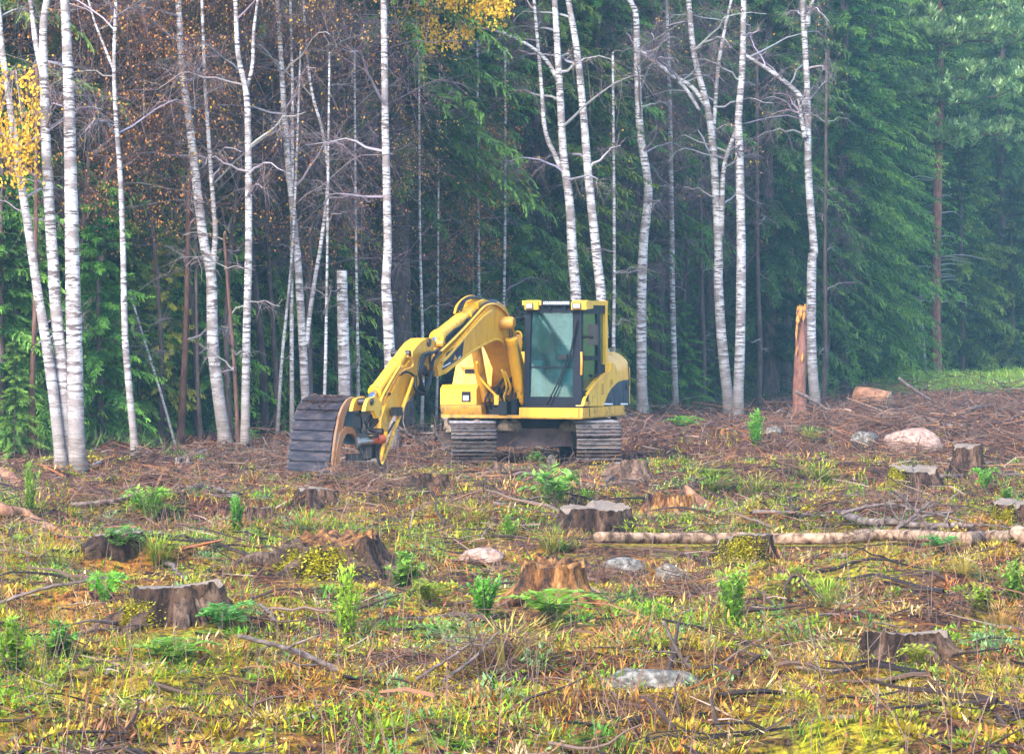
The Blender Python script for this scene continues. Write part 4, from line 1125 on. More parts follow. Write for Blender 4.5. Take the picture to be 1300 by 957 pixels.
def birches():
    for k, (lab, (bx, by), stems, wb_, wt_, nl) in enumerate(BIRCHES):
        p = gpt(bx, by) if by > 547 else at(bx, by, 9240.0 / (by - HOR))
        d = p[1]; p[2] = float(gz(p[0], p[1]))
        e = empty('birch_tree', tuple(p), lab, 'birch', 'white birches along the forest edge')
        g = np.random.RandomState(100 + k)
        tm, cm, ym = MB(), MB(), MB()
        for si, pix in enumerate(stems):
            wb2, wt2 = (wb_, wt_) if si == 0 else (wt_ * .7, wt_ * .45)
            q, rad = stem3(pix, d, wb2, wt2, 3.0 if pix[-1][1] <= 0 else 0, si == 0)
            if si == 0: q[0, 2] = p[2] - .15
            q = q - p
            if si: q[:, 1] += np.linspace(0, .3 * (1 if si % 2 else -1), len(q))
            tube(tm, q, rad, 12 if si == 0 else 8, None, True, .035, k)
            birch_crown(cm, q, rad, g, nl if si == 0 else nl // 2 + 1, q[-1, 2] * .38, (.7, 2.0), leaf=(.45, .24, .03), nleaf=5)
        if k == 0:                                                        # curtain of yellow leaves at the left edge
            for _ in range(60):
                s = at(g.uniform(-30, 46), g.uniform(70, 200), d + g.uniform(-.6, .4)) - p
                L = g.uniform(.35, 1.0); n = int(40 * L)
                end = s + np.array([g.normal(0, .06), g.normal(0, .06), -L])
                sticks(cm, s[None], end[None], .004, .002, np.array([[.12, .08, .06]]))
                t = g.rand(n)[:, None]; P = s * (1 - t) + end * t + g.normal(0, .05, (n, 3))
                blades(ym, P, g.normal(0, .5, (n, 3)) + np.array([0, 0, -.9]), g.uniform(.04, .075, n), g.uniform(.03, .055, n), g.normal(0, .6, (n, 3)) + np.array([0, -1, .3]), jit((.80, .44, .03), g, n, .4))
                top = at(g.uniform(5, 25), 90, d) - p
                if g.rand() < .4: sticks(cm, top[None], s[None], .009, .004, np.array([[.2, .15, .13]]))
        if lab.startswith('white birch directly'):                       # long limb reaching left with a yellow spray
            limb = smooth_path([at(px, py, d + dd) - p for px, py, dd in ((712, 110, 0), (695, 79, -.1), (671, 58, -.3), (633, 40, -.6), (595, 33, -.8), (566, 10, -.9), (545, -12, -1))], 30)
            tube(tm, limb, np.linspace(.05, .012, 30), 7)
            for _ in range(230):
                px = g.uniform(498, 650); lim = np.interp(px, [498, 545, 575, 610, 650], [40, 66, 60, 34, 14])
                s = at(px, g.uniform(-60, lim - 8), d - .7 + g.uniform(-.5, .5)) - p
                L = g.uniform(.12, .5); n = int(56 * L) + 5
                end = s + np.array([g.normal(0, .05), g.normal(0, .05), -L])
                sticks(cm, s[None], end[None], .004, .002, np.array([[.12, .08, .06]]))
                t = g.rand(n)[:, None]; P = s * (1 - t) + end * t + g.normal(0, .05, (n, 3))
                blades(ym, P, g.normal(0, .6, (n, 3)) + np.array([0, 0, -.8]), g.uniform(.045, .085, n), g.uniform(.035, .06, n), g.normal(0, .6, (n, 3)) + np.array([0, -1, .3]), jit((.82, .50, .03), g, n, .35))
        tm.obj('trunk', M_BIRCH, e, True); cm.obj('crown', M_TWIG, e)
        if ym.V:
            y_ = ym.obj('yellow_foliage', M_YLEAF, e); y_['kind'] = 'stuff'
    # high stump of a birch behind the bucket
    p = gpt(438, 560); d = p[1]
    e = empty('high_stump', tuple(p), 'tall grey birch stub cut off flat, standing behind the bucket', 'stump')
    q, rad = stem3([(438, 561), (437, 480), (435, 400), (434, 344)], d, 17, 13, 0)
    tube(MB(), q - p, rad, 14, None, True, .05, 4).obj('trunk', M_BIRCH, e, True)
    c = MB(); tube(c, np.array([q[-1] - p + [0, 0, .001], q[-1] - p + [0, 0, .012]]), [rad[-1] * .96, rad[-1] * .93], 14); c.obj('cut_face', noisy('grey_end_grain', [(.3, (.22, .2, .2)), (.7, (.5, .48, .47))], 9, .9), e)
    # broken red trunk, bark torn off
    p = at(1015, 530, 77.5); p[2] = float(gz(p[0], p[1])); d = p[1]
    e = empty('broken_trunk', tuple(p), 'broken reddish pine trunk with orange torn wood, beside the forked birch', 'broken trunk')
    q, rad = stem3([(1015, 532), (1015, 480), (1017, 440), (1018, 394)], d, 18, 13, 0)
    tube(MB(), q - p, rad, 16, None, True, .06, 6).obj('trunk', M_PBARK, e, True)
    M_TORN = noisy('fresh_torn_wood', [(.3, (.38, .14, .03)), (.55, (.62, .28, .06)), (.75, (.72, .42, .14))], 8, .8, stretch=(3, 3, .5), bmp=.6)
    g = np.random.RandomState(8)
    for px, y0, y1, w in ((1012, 412, 400, 8), (1011, 432, 408, 5), (1020, 408, 396, 6), (1018, 460, 448, 5), (1011, 452, 440, 4), (1016, 404, 390, 9)):
        c = MB(); a0 = at(px, y0, d - .17) - p; a1 = at(px + 1, y1, d - .155) - p
        tube(c, [a0, (a0 * .7 + a1 * .3), (a0 * .3 + a1 * .7), a1], np.array([.15, .8, .7, .2]) * w / 2 / ppm(d) * .8, 7, None, True, .3, px); c.obj('torn_patch', M_TORN, e)
    c = MB(); top = q[-1] - p
    for k in range(18):
        a = k / 18 * 6.28; b0 = top + np.array([math.cos(a), math.sin(a), 0]) * rad[-1] * .8; tube(c, [b0 - [0, 0, .1], b0 + [0, 0, g.uniform(.03, .16)]], [.035, .008], 5)
    o = c.obj('splintered_top', M_TORN, e); o['kind'] = 'stuff'
birches()

# thin pale stems of the undergrowth, each its own tree
M_DPINE = noisy('dark_pine_bark', [(.3, (.045, .022, .018)), (.5, (.11, .052, .038)), (.72, (.18, .10, .075))], 5, .9, stretch=(2.5, 2.5, .8), bmp=.8)
def pole_trees():
    g = np.random.RandomState(44)
    spec = [(996, 500, 1008, 344, 4, 'thin slanting pole-like birch left of the broken red trunk'), (1177, 490, 1168, 380, 4, 'thin pale dead birch pole standing alone at the right forest edge'),
            (343, 548, 339, 300, 5, 'thin greenish sapling stem left of the bucket birch'), (352, 552, 372, 300, 5, 'thin sapling stem leaning right towards the bucket birch'),
            (225, 572, 168, 380, 4, 'dead thin stem leaning far left between the left birches'), (303, 566, 285, 310, 6, 'thin red-brown dead pine stem beside the two-stemmed birch'),
            (218, 552, 224, 380, 12, 'grey trunk half hidden by the yellowish spruce'), (229, 560, 237, 390, 11, 'red-brown pine trunk right of the grey trunk on the left'),
            (255, 555, 250, 390, 6, 'thin dark grey stem behind the two-stemmed birch'), (42, 575, 44, 380, 9, 'red-brown pine trunk seen left of the birch trio'),
            (410, 560, 415, 330, 5, 'thin grey stem left of the flat-cut stub'), (455, 555, 452, 300, 5, 'thin grey stem between flat-cut stub and straight birch'), (535, 548, 533, 300, 5, 'thin pale stem above the hanging hose loop'),
            (553, 545, 556, 330, 4, 'very thin pale stem above the stick cylinder'), (640, 540, 641, 300, 5, 'thin pale stem above the boom bend'), (610, 540, 607, 260, 5, 'thin pale stem above the boom hoses'), (783, 540, 780, 330, 6, 'thin pale stem just right of the cab'),
            (893, 520, 890, 330, 7, 'dark straight spruce pole between thin birch and twin birches'), (963, 515, 962, 330, 8, 'dark straight pole right of the twin birches'), (1045, 515, 1048, 330, 7, 'dark slim trunk just right of the tall forked birch')]
    for px0, y0, px1, y1, w, lab in spec:
        d = 9240.0 / (y0 - HOR) if y0 < 550 else gpt(px0, y0)[1]
        p = at(px0, y0, d); p[2] = float(gz(p[0], p[1]))
        dark = 'dark' in lab or 'red' in lab
        e = empty('sapling_tree', tuple(p), lab, 'tree', 'thin stems at the forest edge')
        k = (0 - y0) / (y1 - y0); top = (px0 + (px1 - px0) * (1 + (k - 1) * .4), y0 + (y1 - y0) * (1 + (k - 1) * .8))
        if 'dead' in lab or 'half' in lab: top = (px1 + 2, y1 - 10)
        q, rad = stem3([(px0, y0 + 1), (px0 * .6 + px1 * .4 + g.normal(0, 1.5), y0 * .6 + y1 * .4), (px1, y1), top], d, w, w * .5, 0)
        q[0, 2] = p[2] - .1
        tube(MB(), q - p, rad, 8, None, True, .05, int(px0)).obj('trunk', M_DPINE if 'red' in lab else M_SBARK if dark else M_BIRCH, e, True)
        cm = MB(); birch_crown(cm, q - p, rad, g, 8, 1.2, (.3, .9), .3, fine=3, twig_col=(.17, .13, .13), limb_col=(.2, .17, .17)); cm.obj('crown', M_TWIG, e)
pole_trees()

# half-bare autumn trees behind the birches
def twig_tree(seed, H, leafcol, nleaf, twigcol, nl=52):
    g = np.random.RandomState(seed); tm, cm = MB(), MB()
    zz = np.linspace(-.2, H, 16); P = np.stack([.18 * np.sin(zz * .6 + seed), .12 * np.cos(zz * .5), zz], 1); r = .0055 * H * (1 - zz.clip(0) / H) + .008
    tube(tm, P, r, 8, None, True, .05, seed)
    birch_crown(cm, P, r, g, nl, H * (.25 if seed == 62 else .38), (.8, 2.4), .15, twigcol, (.16, .13, .13), 8, leafcol, None, nleaf)
    return tm.mesh('trunk', M_SBARK, True), cm.mesh('crown', M_LEAF)
def autumn_trees():
    tw = [twig_tree(61, 11, (.58, .25, .06), 85, (.17, .09, .08)), twig_tree(62, 12, (.30, .13, .10), 16, (.22, .14, .18)), twig_tree(63, 10, (.6, .34, .06), 64, (.14, .09, .08)), twig_tree(64, 13, (.42, .19, .09), 40, (.2, .12, .15))]
    g = np.random.RandomState(5)
    for k, (px, dd, v, sc) in enumerate(((-30, 3, 0, 1), (20, 4.5, 2, 1.05), (100, 3.4, 0, 1.0), (128, 3, 0, .95), (240, 4.2, 0, 1.0), (322, 4.5, 3, 1.05), (398, 3.4, 1, 1.1), (428, 4, 3, .95), (150, 7, 0, 1.1), (196, 3.8, 2, .9), (300, 3, 2, 1.0), (345, 3.6, 0, .9), 
                                           (452, 3, 2, .7), (600, 3, 0, .62), (625, 8, 3, .85), (790, 3, 1, .85), (835, 5, 3, .95), (862, 3, 1, 1.0), (1052, 4, 3, .6), (700, 8, 1, 1.0), )):
        d = edge_d(px) + dd - 1.0; x = (px - 650) / FPX * d
        lab = ('half-bare tree with rusty brown autumn leaves behind the birches', 'bare purplish-twigged tree behind the birches', 'half-bare tree with ochre yellow leaves behind the birches', 'bare reddish-twigged tree with sparse brown leaves behind the birches')[v]
        lab = ('half-bare tree with rusty brown leaves', 'bare purplish-twigged tree', 'half-bare tree with ochre leaves', 'bare reddish-twigged tree with sparse brown leaves')[v] + (' close ' if dd < 3.5 else ' deeper ' if dd > 6.5 else ' ') + where(px)
        e = empty('autumn_tree', (x, d, float(gz(x, d))), lab, 'tree', 'half-bare autumn trees behind the birches' + (', rusty', ', purple', ', ochre', ', reddish')[v], px * .7)
        e.scale = (sc, sc, sc); link('trunk', tw[v][0], e); link('crown', tw[v][1], e)
autumn_trees()

def pine_tree():
    d = 118.0; p = at(1189, 488, d); p[2] = float(gz(p[0], p[1])); g = np.random.RandomState(77)
    e = empty('pine_tree', tuple(p), 'tall pine with reddish trunk and pale green crown at the right', 'pine')
    q, rad = stem3([(1189, 490), (1188, 400), (1189, 310), (1191, 207), (1193, 114), (1194, 0)], d, 15, 11, 5)
    q[0, 2] = p[2] - .2; q = q - p
    tube(MB(), q, rad, 12, None, True, .05, 3).obj('trunk', M_PBARK, e, True)
    cm = MB()
    for k in range(46):                                                     # dead grey snags low on the trunk
        h = g.uniform(2.5, 8.5); b0 = np.array([np.interp(h, q[:, 2], q[:, 0]), np.interp(h, q[:, 2], q[:, 1]), h]); a = g.uniform(0, 6.28); L = g.uniform(.5, 2.0)
        s = smooth_path([b0, b0 + np.array([math.cos(a), math.sin(a), .1]) * L * .5, b0 + np.array([math.cos(a + .2), math.sin(a + .2), -.05]) * L], 7)
        tube(cm, s, np.linspace(.025, .006, 7), 5, (.34, .32, .33), False)
    limbs = [(8.3, 3.0), (9.7, 3.4), (10.2, 3.0), (11.6, 3.6), (12.0, 3.4), (12.5, 3.2), (13.4, 3.2), (14.4, 3.0), (15.4, 2.4), (16.2, 1.6)]
    for h, L in limbs:
        for j_ in range(5):
            a = j_ * 1.2566 + g.uniform(-.5, .5) + h; h_ = h + g.uniform(-.3, .3)
            b0 = np.array([np.interp(h_, q[:, 2], q[:, 0]), np.interp(h_, q[:, 2], q[:, 1]), h_]); dr = np.array([math.cos(a), math.sin(a), 0])
            s = smooth_path([b0, b0 + dr * L * .4 + [0, 0, .15], b0 + dr * L * .75 + [0, 0, .1], b0 + dr * L + [0, 0, .35]], 10)
            tube(cm, s, np.linspace(.05, .012, 10), 5, (.15, .09, .075), False)
            for j in range(34):
                t = g.uniform(.22, 1); c = s[min(9, int(t * 9))] + g.normal(0, .5, 3) * [1, 1, .4] + [0, 0, .15]
                n = 34; D = g.normal(0, 1, (n, 3)); D[:, 2] = np.abs(D[:, 2]) * .8 + .1
                blades(cm, c + g.normal(0, .06, (n, 3)), D, g.uniform(.18, .36, n), g.uniform(.05, .085, n), None, jit((.36, .48, .20) if g.rand() < .7 else (.15, .25, .10), g, n, .3))
    cm.obj('crown', M_PINEN, e)
pine_tree()

# ------------------------------------------------------------------ stumps
M_STB = noisy('weathered_stump_bark', [(.34, (.012, .007, .006)), (.46, (.06, .031, .021)), (.58, (.15, .08, .05)), (.74, (.30, .19, .12))], 5, .9, stretch=(1, 1, .35), bmp=1.0, bdist=.04)
def bark_rough(m, base=9.0):
    """cracks down the bark: darker fissures and coarse relief on top of the colour"""
    nt = m.node_tree; b = nt.nodes['Principled BSDF']; old = b.inputs['Base Color'].links[0].from_socket
    n = noise(nt, base, 8, .78, stretch=(2.4, 2.4, .9)); f = ramp(nt, n.outputs[0], [(.40, (.22, .2, .2)), (.50, (.8, .8, .8)), (.66, (1.5, 1.45, 1.4))])
    nt.links.new(mix(nt, 1.0, old, f.outputs[0], 'MULTIPLY'), b.inputs['Base Color'])
    bump(nt, b, n.outputs[0], 1.0, .06)
    return m
bark_rough(M_STB)
M_STG = noisy('grey_root_wood', [(.34, (.05, .03, .022)), (.5, (.18, .105, .07)), (.7, (.36, .235, .16))], 7, .85, stretch=(1, 1, .4), bmp=.8, bdist=.03)
M_STO = noisy('torn_orange_wood', [(.34, (.035, .02, .016)), (.46, (.16, .065, .025)), (.58, (.46, .20, .055)), (.75, (.60, .37, .15))], 7, .8, stretch=(1.6, 1.6, .3), bmp=1.0, bdist=.03)
bark_rough(M_STG); bark_rough(M_STO, 6.0)
def cut_wood():
    m, nt, b = nodes_of('old_cut_face')
    tc = nt.nodes.new('ShaderNodeTexCoord')
    w = N(nt, 'ShaderNodeTexWave', wave_type='RINGS', rings_direction='Z', Scale=14.0, Distortion=2.5, Detail=3.0)
    nt.links.new(tc.outputs['Object'], w.inputs[0])
    n = noise(nt, 8, 6, .65, tc.outputs['Object'])
    c = mix(nt, w.outputs[1] if False else n.outputs[0], (.09, .06, .045), (.36, .28, .22))
    c = mix(nt, .25, c, w.outputs[0], 'MULTIPLY')
    nt.links.new(c, b.inputs['Base Color']); b.inputs['Roughness'].default_value = .8; b.inputs['Specular IOR Level'].default_value = .2
    bump(nt, b, n.outputs[0], .8, .04)
    return m
M_CUT = cut_wood()
M_MOSS = noisy('yellow_green_moss', [(.36, (.05, .05, .02)), (.46, (.20, .20, .025)), (.56, (.38, .36, .035)), (.75, (.5, .45, .09))], 16, .95, bmp=1.0, bdist=.03)
M_MOSSL = leafy('moss_shoots', var=0, trans=.2, hue=0)
M_SLASH = noisy('grey_brown_branch_bark', [(.3, (.055, .038, .036)), (.55, (.16, .115, .10)), (.75, (.30, .235, .21))], 14, .85, bmp=.7, stretch=(1, 1, 1))
M_LOGP = noisy('barkless_log_wood', [(.38, (.06, .032, .02)), (.47, (.22, .13, .08)), (.56, (.36, .235, .15)), (.74, (.48, .35, .25))], 9, .8, bmp=.8, bdist=.03)
M_LOGR = noisy('red_brown_log_bark', [(.3, (.09, .04, .028)), (.5, (.26, .12, .07)), (.72, (.45, .24, .12))], 6, .85, bmp=.8, bdist=.03)
M_ROCKP = noisy('pink_granite', [(.32, (.12, .075, .06)), (.5, (.32, .20, .155)), (.7, (.50, .36, .29))], 17, .85, bmp=.7, bdist=.03)
M_ROCKG = noisy('grey_lichen_rock', [(.32, (.035, .03, .026)), (.48, (.11, .095, .08)), (.6, (.22, .20, .175)), (.74, (.36, .33, .29))], 17, .9, bmp=.8, bdist=.03)

STUMPS = []
def stump(px, yb, yt, wtop, label, flare=.55, bark=None, moss=None, torn=0.0, lobes=6, tilt=0.0, roots=(), cut=True, wide=1.0, name='tree_stump'):
    p = gpt(px, yb - 3); d = p[1]; s = ppm(d)
    r = wtop / 2 / s; h = max(.10, at(px, yt, d)[2] - p[2])
    seed = int(px * 7 + yb); g = np.random.RandomState(seed)
    e = empty(name, tuple(p), label, 'stump', 'stumps left in the clearing')
    n, m = 60, 14
    STUMPS.append((p, r * (1 + flare), h))
    th = np.arange(n) / n * 6.28318
    ph = g.uniform(0, 6.28, 4)
    lob = .5 + .5 * np.cos(lobes * th + ph[0] + .5 * np.sin(th * 2 + ph[1]))
    lob = lob ** 1.3 * (.75 + .55 * np.sin(th + ph[2]))
    low = .10 * np.sin(2 * th + ph[1]) + .07 * np.sin(3 * th + ph[2]) + .05 * np.sin(5 * th + ph[3])
    flu = .035 * np.sin(13 * th + ph[3]) + .03 * np.sin(23 * th + ph[0]) + .03 * (g.rand(n) - .5)
    tops = h + (tilt + .10) * r * np.cos(th + ph[0]) + .07 * r * (g.rand(n) - .5) + .10 * r * np.sin(2 * th + ph[2]) * .6 - .16 * r * (lob > .85) + torn * h * (g.rand(n) - .6) * .9
    V = []
    for k in range(m):
        t = k / (m - 1)
        tv = np.clip((-.14 + (h + .14) * t) / h, -.15, 1)
        rr = r * (1 + low + flu * (1 + (1 - t)) + (flare * .95 + .12) * (1 - tv) ** 1.7 * (.35 + 1.1 * lob) + .07 * (g.rand(n) - .5))
        z = -.14 + (tops + .14) * t
        V.append(np.stack([rr * np.cos(th) * wide, rr * np.sin(th), z], 1))
    V = np.concatenate(V)
    i, j = np.meshgrid(np.arange(m - 1), np.arange(n), indexing='ij'); j2 = (j + 1) % n
    Q = np.stack([i * n + j, i * n + j2, (i + 1) * n + j2, (i + 1) * n + j], -1).reshape(-1, 4)
    MB().add(V, Q).obj('bark_side', bark or M_STB, e, True)
    ring = V[-n:]; c = ring.mean(0) - np.array([0, 0, torn * .35 * h])
    rings = [ring * np.array([.985, .985, 1]) + np.array([0, 0, -.004]), ring * .55 * np.array([1, 1, 0]) + np.array([0, 0, 1]) * (ring[:, 2:] * .4 + c[2] * .6), c[None]]
    W = np.concatenate(rings); F = [[a, (a + 1) % n, n + (a + 1) % n, n + a] for a in range(n)] + [[n + a, n + (a + 1) % n, 2 * n] for a in range(n)]
    MB().add(W + np.array([0, 0, .003]), F).obj('cut_face', M_CUT if cut and torn < .1 else M_STO, e, False)
    if cut and torn < .1:
        for kc in range(3):
            a = ph[kc % 4] + kc * 2.1; mbk = MB(); dr = np.array([math.cos(a) * wide, math.sin(a), 0]); sd_ = np.array([-dr[1], dr[0], 0]) * r * .03
            z_ = np.array([0, 0, h * 1.0 + .004 + .10 * r * math.cos(a + ph[0])])
            mbk.add([dr * r * .08 + z_ * [0, 0, 1] - [0, 0, .10 * r * math.cos(a + ph[0]) * .9], dr * r * .92 + sd_ + z_, dr * r * .92 - sd_ + z_], [[0, 1, 2]]); mbk.obj('drying_crack', M_RUB, e)
    if torn >= .3:
        mb = MB()
        for k in range(46):
            a = g.uniform(0, 6.28); q = np.array([math.cos(a) * wide, math.sin(a), 0]) * r * g.uniform(.75, 1.04)
            tube(mb, [q * 1.12 + [0, 0, h * .25], q + [0, 0, h * g.uniform(.75, 1.08)], q * 1.0 + [0, 0, h * g.uniform(1.0, 1.12)]], [r * .10, r * .07, r * .015], 5, None, True, .2, k)
        o = mb.obj('torn_fibres', M_STO, e); o['kind'] = 'stuff'
    M_ROOT = M_STG if (bark is None and len(roots) > 2) else (bark or M_STB)
    for a, L, rw in roots:
        dr = np.array([math.cos(a), math.sin(a)])
        pts = []
        for t in (0, .3, .6, 1.0):
            q = dr * (r * .75 + (L - r * .3) * t) + np.array([g.normal(0, .03), g.normal(0, .03)]) * t
            z = h * .62 * (1 - t) ** 1.6 + float(gz(p[0] + q[0], p[1] + q[1])) - p[2] - .02 - .05 * t
            pts.append([q[0], q[1], z])
        tube(MB(), smooth_path(pts, 14), np.linspace(rw, rw * .35, 14), 8, None, True, .12, seed).obj('root', M_ROOT, e, True)
    if moss:
        a0, a1, z0, z1 = moss
        mb = MB(); nm = 5200
        aa = a0 + (a1 - a0) * (.5 + .5 * np.clip(g.normal(0, .45, nm), -1.15, 1.15)); tt = z0 + (z1 - z0) * np.clip(g.beta(1.1, 1.2, nm), 0, 1)
        keep = vnoise(aa * 4 + 9 + px, tt * 5 + px) + .25 * g.rand(nm) > .42; aa, tt = aa[keep], tt[keep]; nm = len(aa)
        Vg = V.reshape(m, n, 3); S_ = Vg[np.clip((tt * (m - 1)).astype(int), 0, m - 1), ((aa / 6.28318 * n).astype(int)) % n]
        S_ = S_ + g.normal(0, .018, S_.shape) * (r / .25)
        S_ = S_ * [1.05, 1.05, 1]; D_ = S_ * [1, 1, 0] / r + g.normal(0, .5, S_.shape) + [0, 0, .25]
        pal = np.array([[.72, .60, .03], [.58, .54, .03], [.42, .44, .03], [.78, .62, .07]])
        blades(mb, S_, D_, g.uniform(.015, .034, nm) * (r / .25), g.uniform(.008, .017, nm) * (r / .25), None, pal[g.randint(0, 4, nm)] * g.uniform(.5, 1.1, (nm, 1)))
        o = mb.obj('moss', M_MOSSL, e); o['kind'] = 'stuff'
    return e

FR = -math.pi / 2                                     # the side that faces the camera
stump(1148, 840, 803, 96, 'wide low dark stump with pale cut top, lower right foreground', .42, lobes=5, roots=((FR + .5, .45, .07), (FR - .8, .42, .06), (FR + 1.2, .5, .06)), moss=(FR - .3, FR + .3, 0, .5))
stump(703, 772, 713, 72, 'splintered bright orange stump in the middle foreground', .75, M_STO, torn=.18, roots=((FR - .95, .55, .07), (FR + .6, .4, .06), (FR + 1.3, .5, .06)))
stump(222, 792, 743, 100, 'broad dark stump with a mossy root arm, left foreground', .45, moss=(FR - 1.3, FR - .35, .1, .75), roots=((FR - 1.1, .85, .09), (FR + .25, .46, .085), (FR - .6, .7, .07), (FR + 1.1, .5, .08), (FR + .7, .45, .06)))
stump(425, 738, 682, 112, 'large decayed mossy stump mound, left of centre', .85, torn=.25, tilt=.06, moss=(FR - 1.5, FR + .3, .3, 1), lobes=5, roots=((FR - 1.25, .95, .12), (FR - .6, .75, .12), (FR + .2, .5, .09), (FR + 1.2, .85, .10)), cut=False)
stump(757, 678, 643, 80, 'dark flat stump behind the left end of the fallen log', .18, lobes=4, roots=((FR + .3, .32, .09),))
stump(947, 714, 680, 74, 'yellow mossy stump standing against the fallen log', .3, moss=(FR - 1.2, FR + .4, 0, 1))
stump(1158, 622, 593, 62, 'grey-topped stump with yellow moss on its left side', .3, moss=(FR - 1.5, FR - .35, 0, 1))
stump(1228, 612, 565, 38, 'tall dark stump with a flat cap at the right', .55, roots=((FR - .7, .4, .1), (FR + .3, .35, .08)), lobes=4)
stump(1290, 668, 637, 52, 'mossy stump cut off by the right edge', .35, moss=(FR - 1.5, FR - .2, 0, 1))
stump(800, 612, 586, 44, 'small grey rooty stump in front of the right track', .8, M_STG, roots=((FR - .9, .55, .06), (FR + .1, .4, .06), (FR + .9, .45, .05)))
stump(404, 642, 620, 42, 'small black stump with a grey root below the bucket', .5, roots=((FR - .9, .5, .06),))
stump(548, 625, 603, 48, 'brownish decayed stump below the stick', .5, torn=.2, roots=((FR + .8, .4, .06),), cut=False)
stump(852, 656, 629, 56, 'torn orange stump with one upright splinter, right of centre', .6, M_STO, torn=.5, roots=((FR + .9, .5, .06),))
stump(1214, 553, 539, 30, 'low grey stump behind the pink boulder', .3)
stump(148, 694, 677, 72, 'flat grey stump hidden in weeds on the left', .25)
stump(466, 603, 583, 36, 'rooty grey stump right beside the bucket', 1.0, M_STG, roots=((FR + .2, .5, .05), (FR + .9, .5, .05), (FR - .6, .4, .05)))
stump(330, 660, 646, 34, 'little brown stump left of the mossy mound', .3)
stump(915, 558, 544, 20, 'small orange stump in front of the twin birches', .5, M_STO, torn=.4)
stump(640, 600, 588, 30, 'low pale root lump in front of the left track', .7, M_STG, torn=.2, cut=False)
stump(1125, 518, 508, 26, 'low weathered stump beside the big sawn log', .4)
stump(300, 575, 562, 26, 'low dark stump at the foot of the two-stemmed birch', .4)
stump(980, 560, 552, 26, 'small flat stump left of the pale rocks', .35)

# upright splinter next to the torn stump
p = gpt(890, 652); o = MB(); q = np.array([at(905, 652, p[1]), at(893, 640, p[1]), at(880, 630, p[1]), at(870, 616, p[1])]) - p
tube(o, smooth_path(q, 12), np.array([.035, .06, .07, .072, .072, .07, .065, .06, .055, .045, .03, .01]), 7, None, True, .2, 4)
o = o.obj('wood_splinter', M_LOGR); o.location = tuple(p); tag(o, 'pointed upright wood splinter leaning left beside the torn orange stump', 'splinter')

# ------------------------------------------------------------------ logs and branches
def branch(pix, w0, w1, label, mat=None, lift=.02, name='fallen_branch', cat='branch', rise=None, twigs=0, group='branches lying in the clearing', wob=.1):
    base = [gpt(px, py + (w0 * .5 if rise is None else 0)) for px, py in pix]
    if rise is not None:                              # branch held up off the ground: same distance all along
        d0 = gpt(pix[0][0], rise)[1]
        base = [at(px, py, d0 + .12 * i) for i, (px, py) in enumerate(pix)]
    P = np.array(base); o0 = P[0].copy(); s = ppm(P[:, 1].mean())
    r0, r1 = w0 / 2 / s, w1 / 2 / s
    n = 8 * len(P); q = smooth_path(P, n)
    rad = np.linspace(r0, r1, n)
    g = np.random.RandomState(int(pix[0][0] + pix[0][1]))
    if rise is None: q[:, 2] = np.maximum(q[:, 2], gz(q[:, 0], q[:, 1])) + rad * .7 + lift
    q = q + g.normal(0, r0 * (.15 if w0 < 10 else .04), q.shape)
    mb = MB(); tube(mb, q - o0, rad, 9 if w0 > 7 else 6, None, True, wob, 1)
    for k in range(twigs):
        i = g.randint(n // 4, n - 1); D = g.normal(0, 1, 3); D[2] = abs(D[2]) * .7; D /= np.linalg.norm(D)
        L = g.uniform(.12, .5); b0 = q[i] - o0
        tube(mb, smooth_path([b0, b0 + D * L * .5, b0 + D * L + g.normal(0, .05, 3)], 5), np.linspace(rad[i] * .6, .002, 5), 4, None, False)
    o = mb.obj(name, mat or M_SLASH, None, True); o.location = tuple(o0)
    return tag(o, label, cat, group)

branch([(757, 687), (905, 688), (1060, 688), (1130, 684), (1222, 689)], 14, 16, 'long pale fallen log lying across the right middle ground', M_LOGP, .05, 'fallen_log', 'log', wob=.012)
branch([(1224, 687), (1250, 684), (1300, 685), (1345, 686)], 20, 22, 'thicker pale log end reaching in from the right edge', M_LOGP, .03, 'fallen_log', 'log', wob=.012)
branch([(-30, 638), (0, 646), (38, 655), (60, 663), (78, 670)], 20, 8, 'red-brown tapering trunk piece at the left edge', M_LOGR, 0, 'fallen_log', 'log')
branch([(-30, 597), (0, 600), (14, 605), (24, 610)], 26, 16, 'reddish bark-covered log end low at the left edge', M_LOGR, 0, 'fallen_log', 'log')
branch([(-10, 768), (50, 748), (110, 737), (158, 731)], 5, 3, 'long thin dark branch above the broad left stump', rise=772, twigs=4)
branch([(90, 643), (150, 637), (200, 628), (250, 627), (300, 634)], 6, 4, 'long dark branch lying below the birch trio', twigs=5)
branch([(240, 622), (275, 622), (302, 632)], 8, 5, 'short thick dark branch right of the birch trio', twigs=2)
branch([(188, 676), (235, 684), (285, 694)], 4, 2, 'thin branch behind the broad left stump', twigs=4)
branch([(206, 714), (222, 726), (236, 738)], 7, 5, 'short grey stick leaning on the broad left stump')
branch([(224, 588), (240, 580), (264, 570)], 6, 5, 'white birch log lying at the forest edge, left', M_BIRCH, 0, 'fallen_log', 'log')
branch([(238, 590), (258, 584)], 5, 5, 'short white birch log below the longer white log', M_BIRCH, 0, 'fallen_log', 'log')
branch([(104, 600), (128, 586)], 6, 5, 'short pale log beside the thickest birch', M_BIRCH, 0, 'fallen_log', 'log')
branch([(300, 806), (360, 822), (420, 846), (465, 872)], 6, 9, 'crooked grey branch at the bottom left of centre', rise=880, twigs=5)
branch([(556, 868), (600, 836), (634, 800)], 6, 3, 'bare grey branch slanting up at the bottom centre', rise=876, twigs=6)
branch([(528, 862), (575, 832), (618, 800)], 5, 2, 'thinner bare branch slanting up left of its neighbour', rise=878, twigs=6)
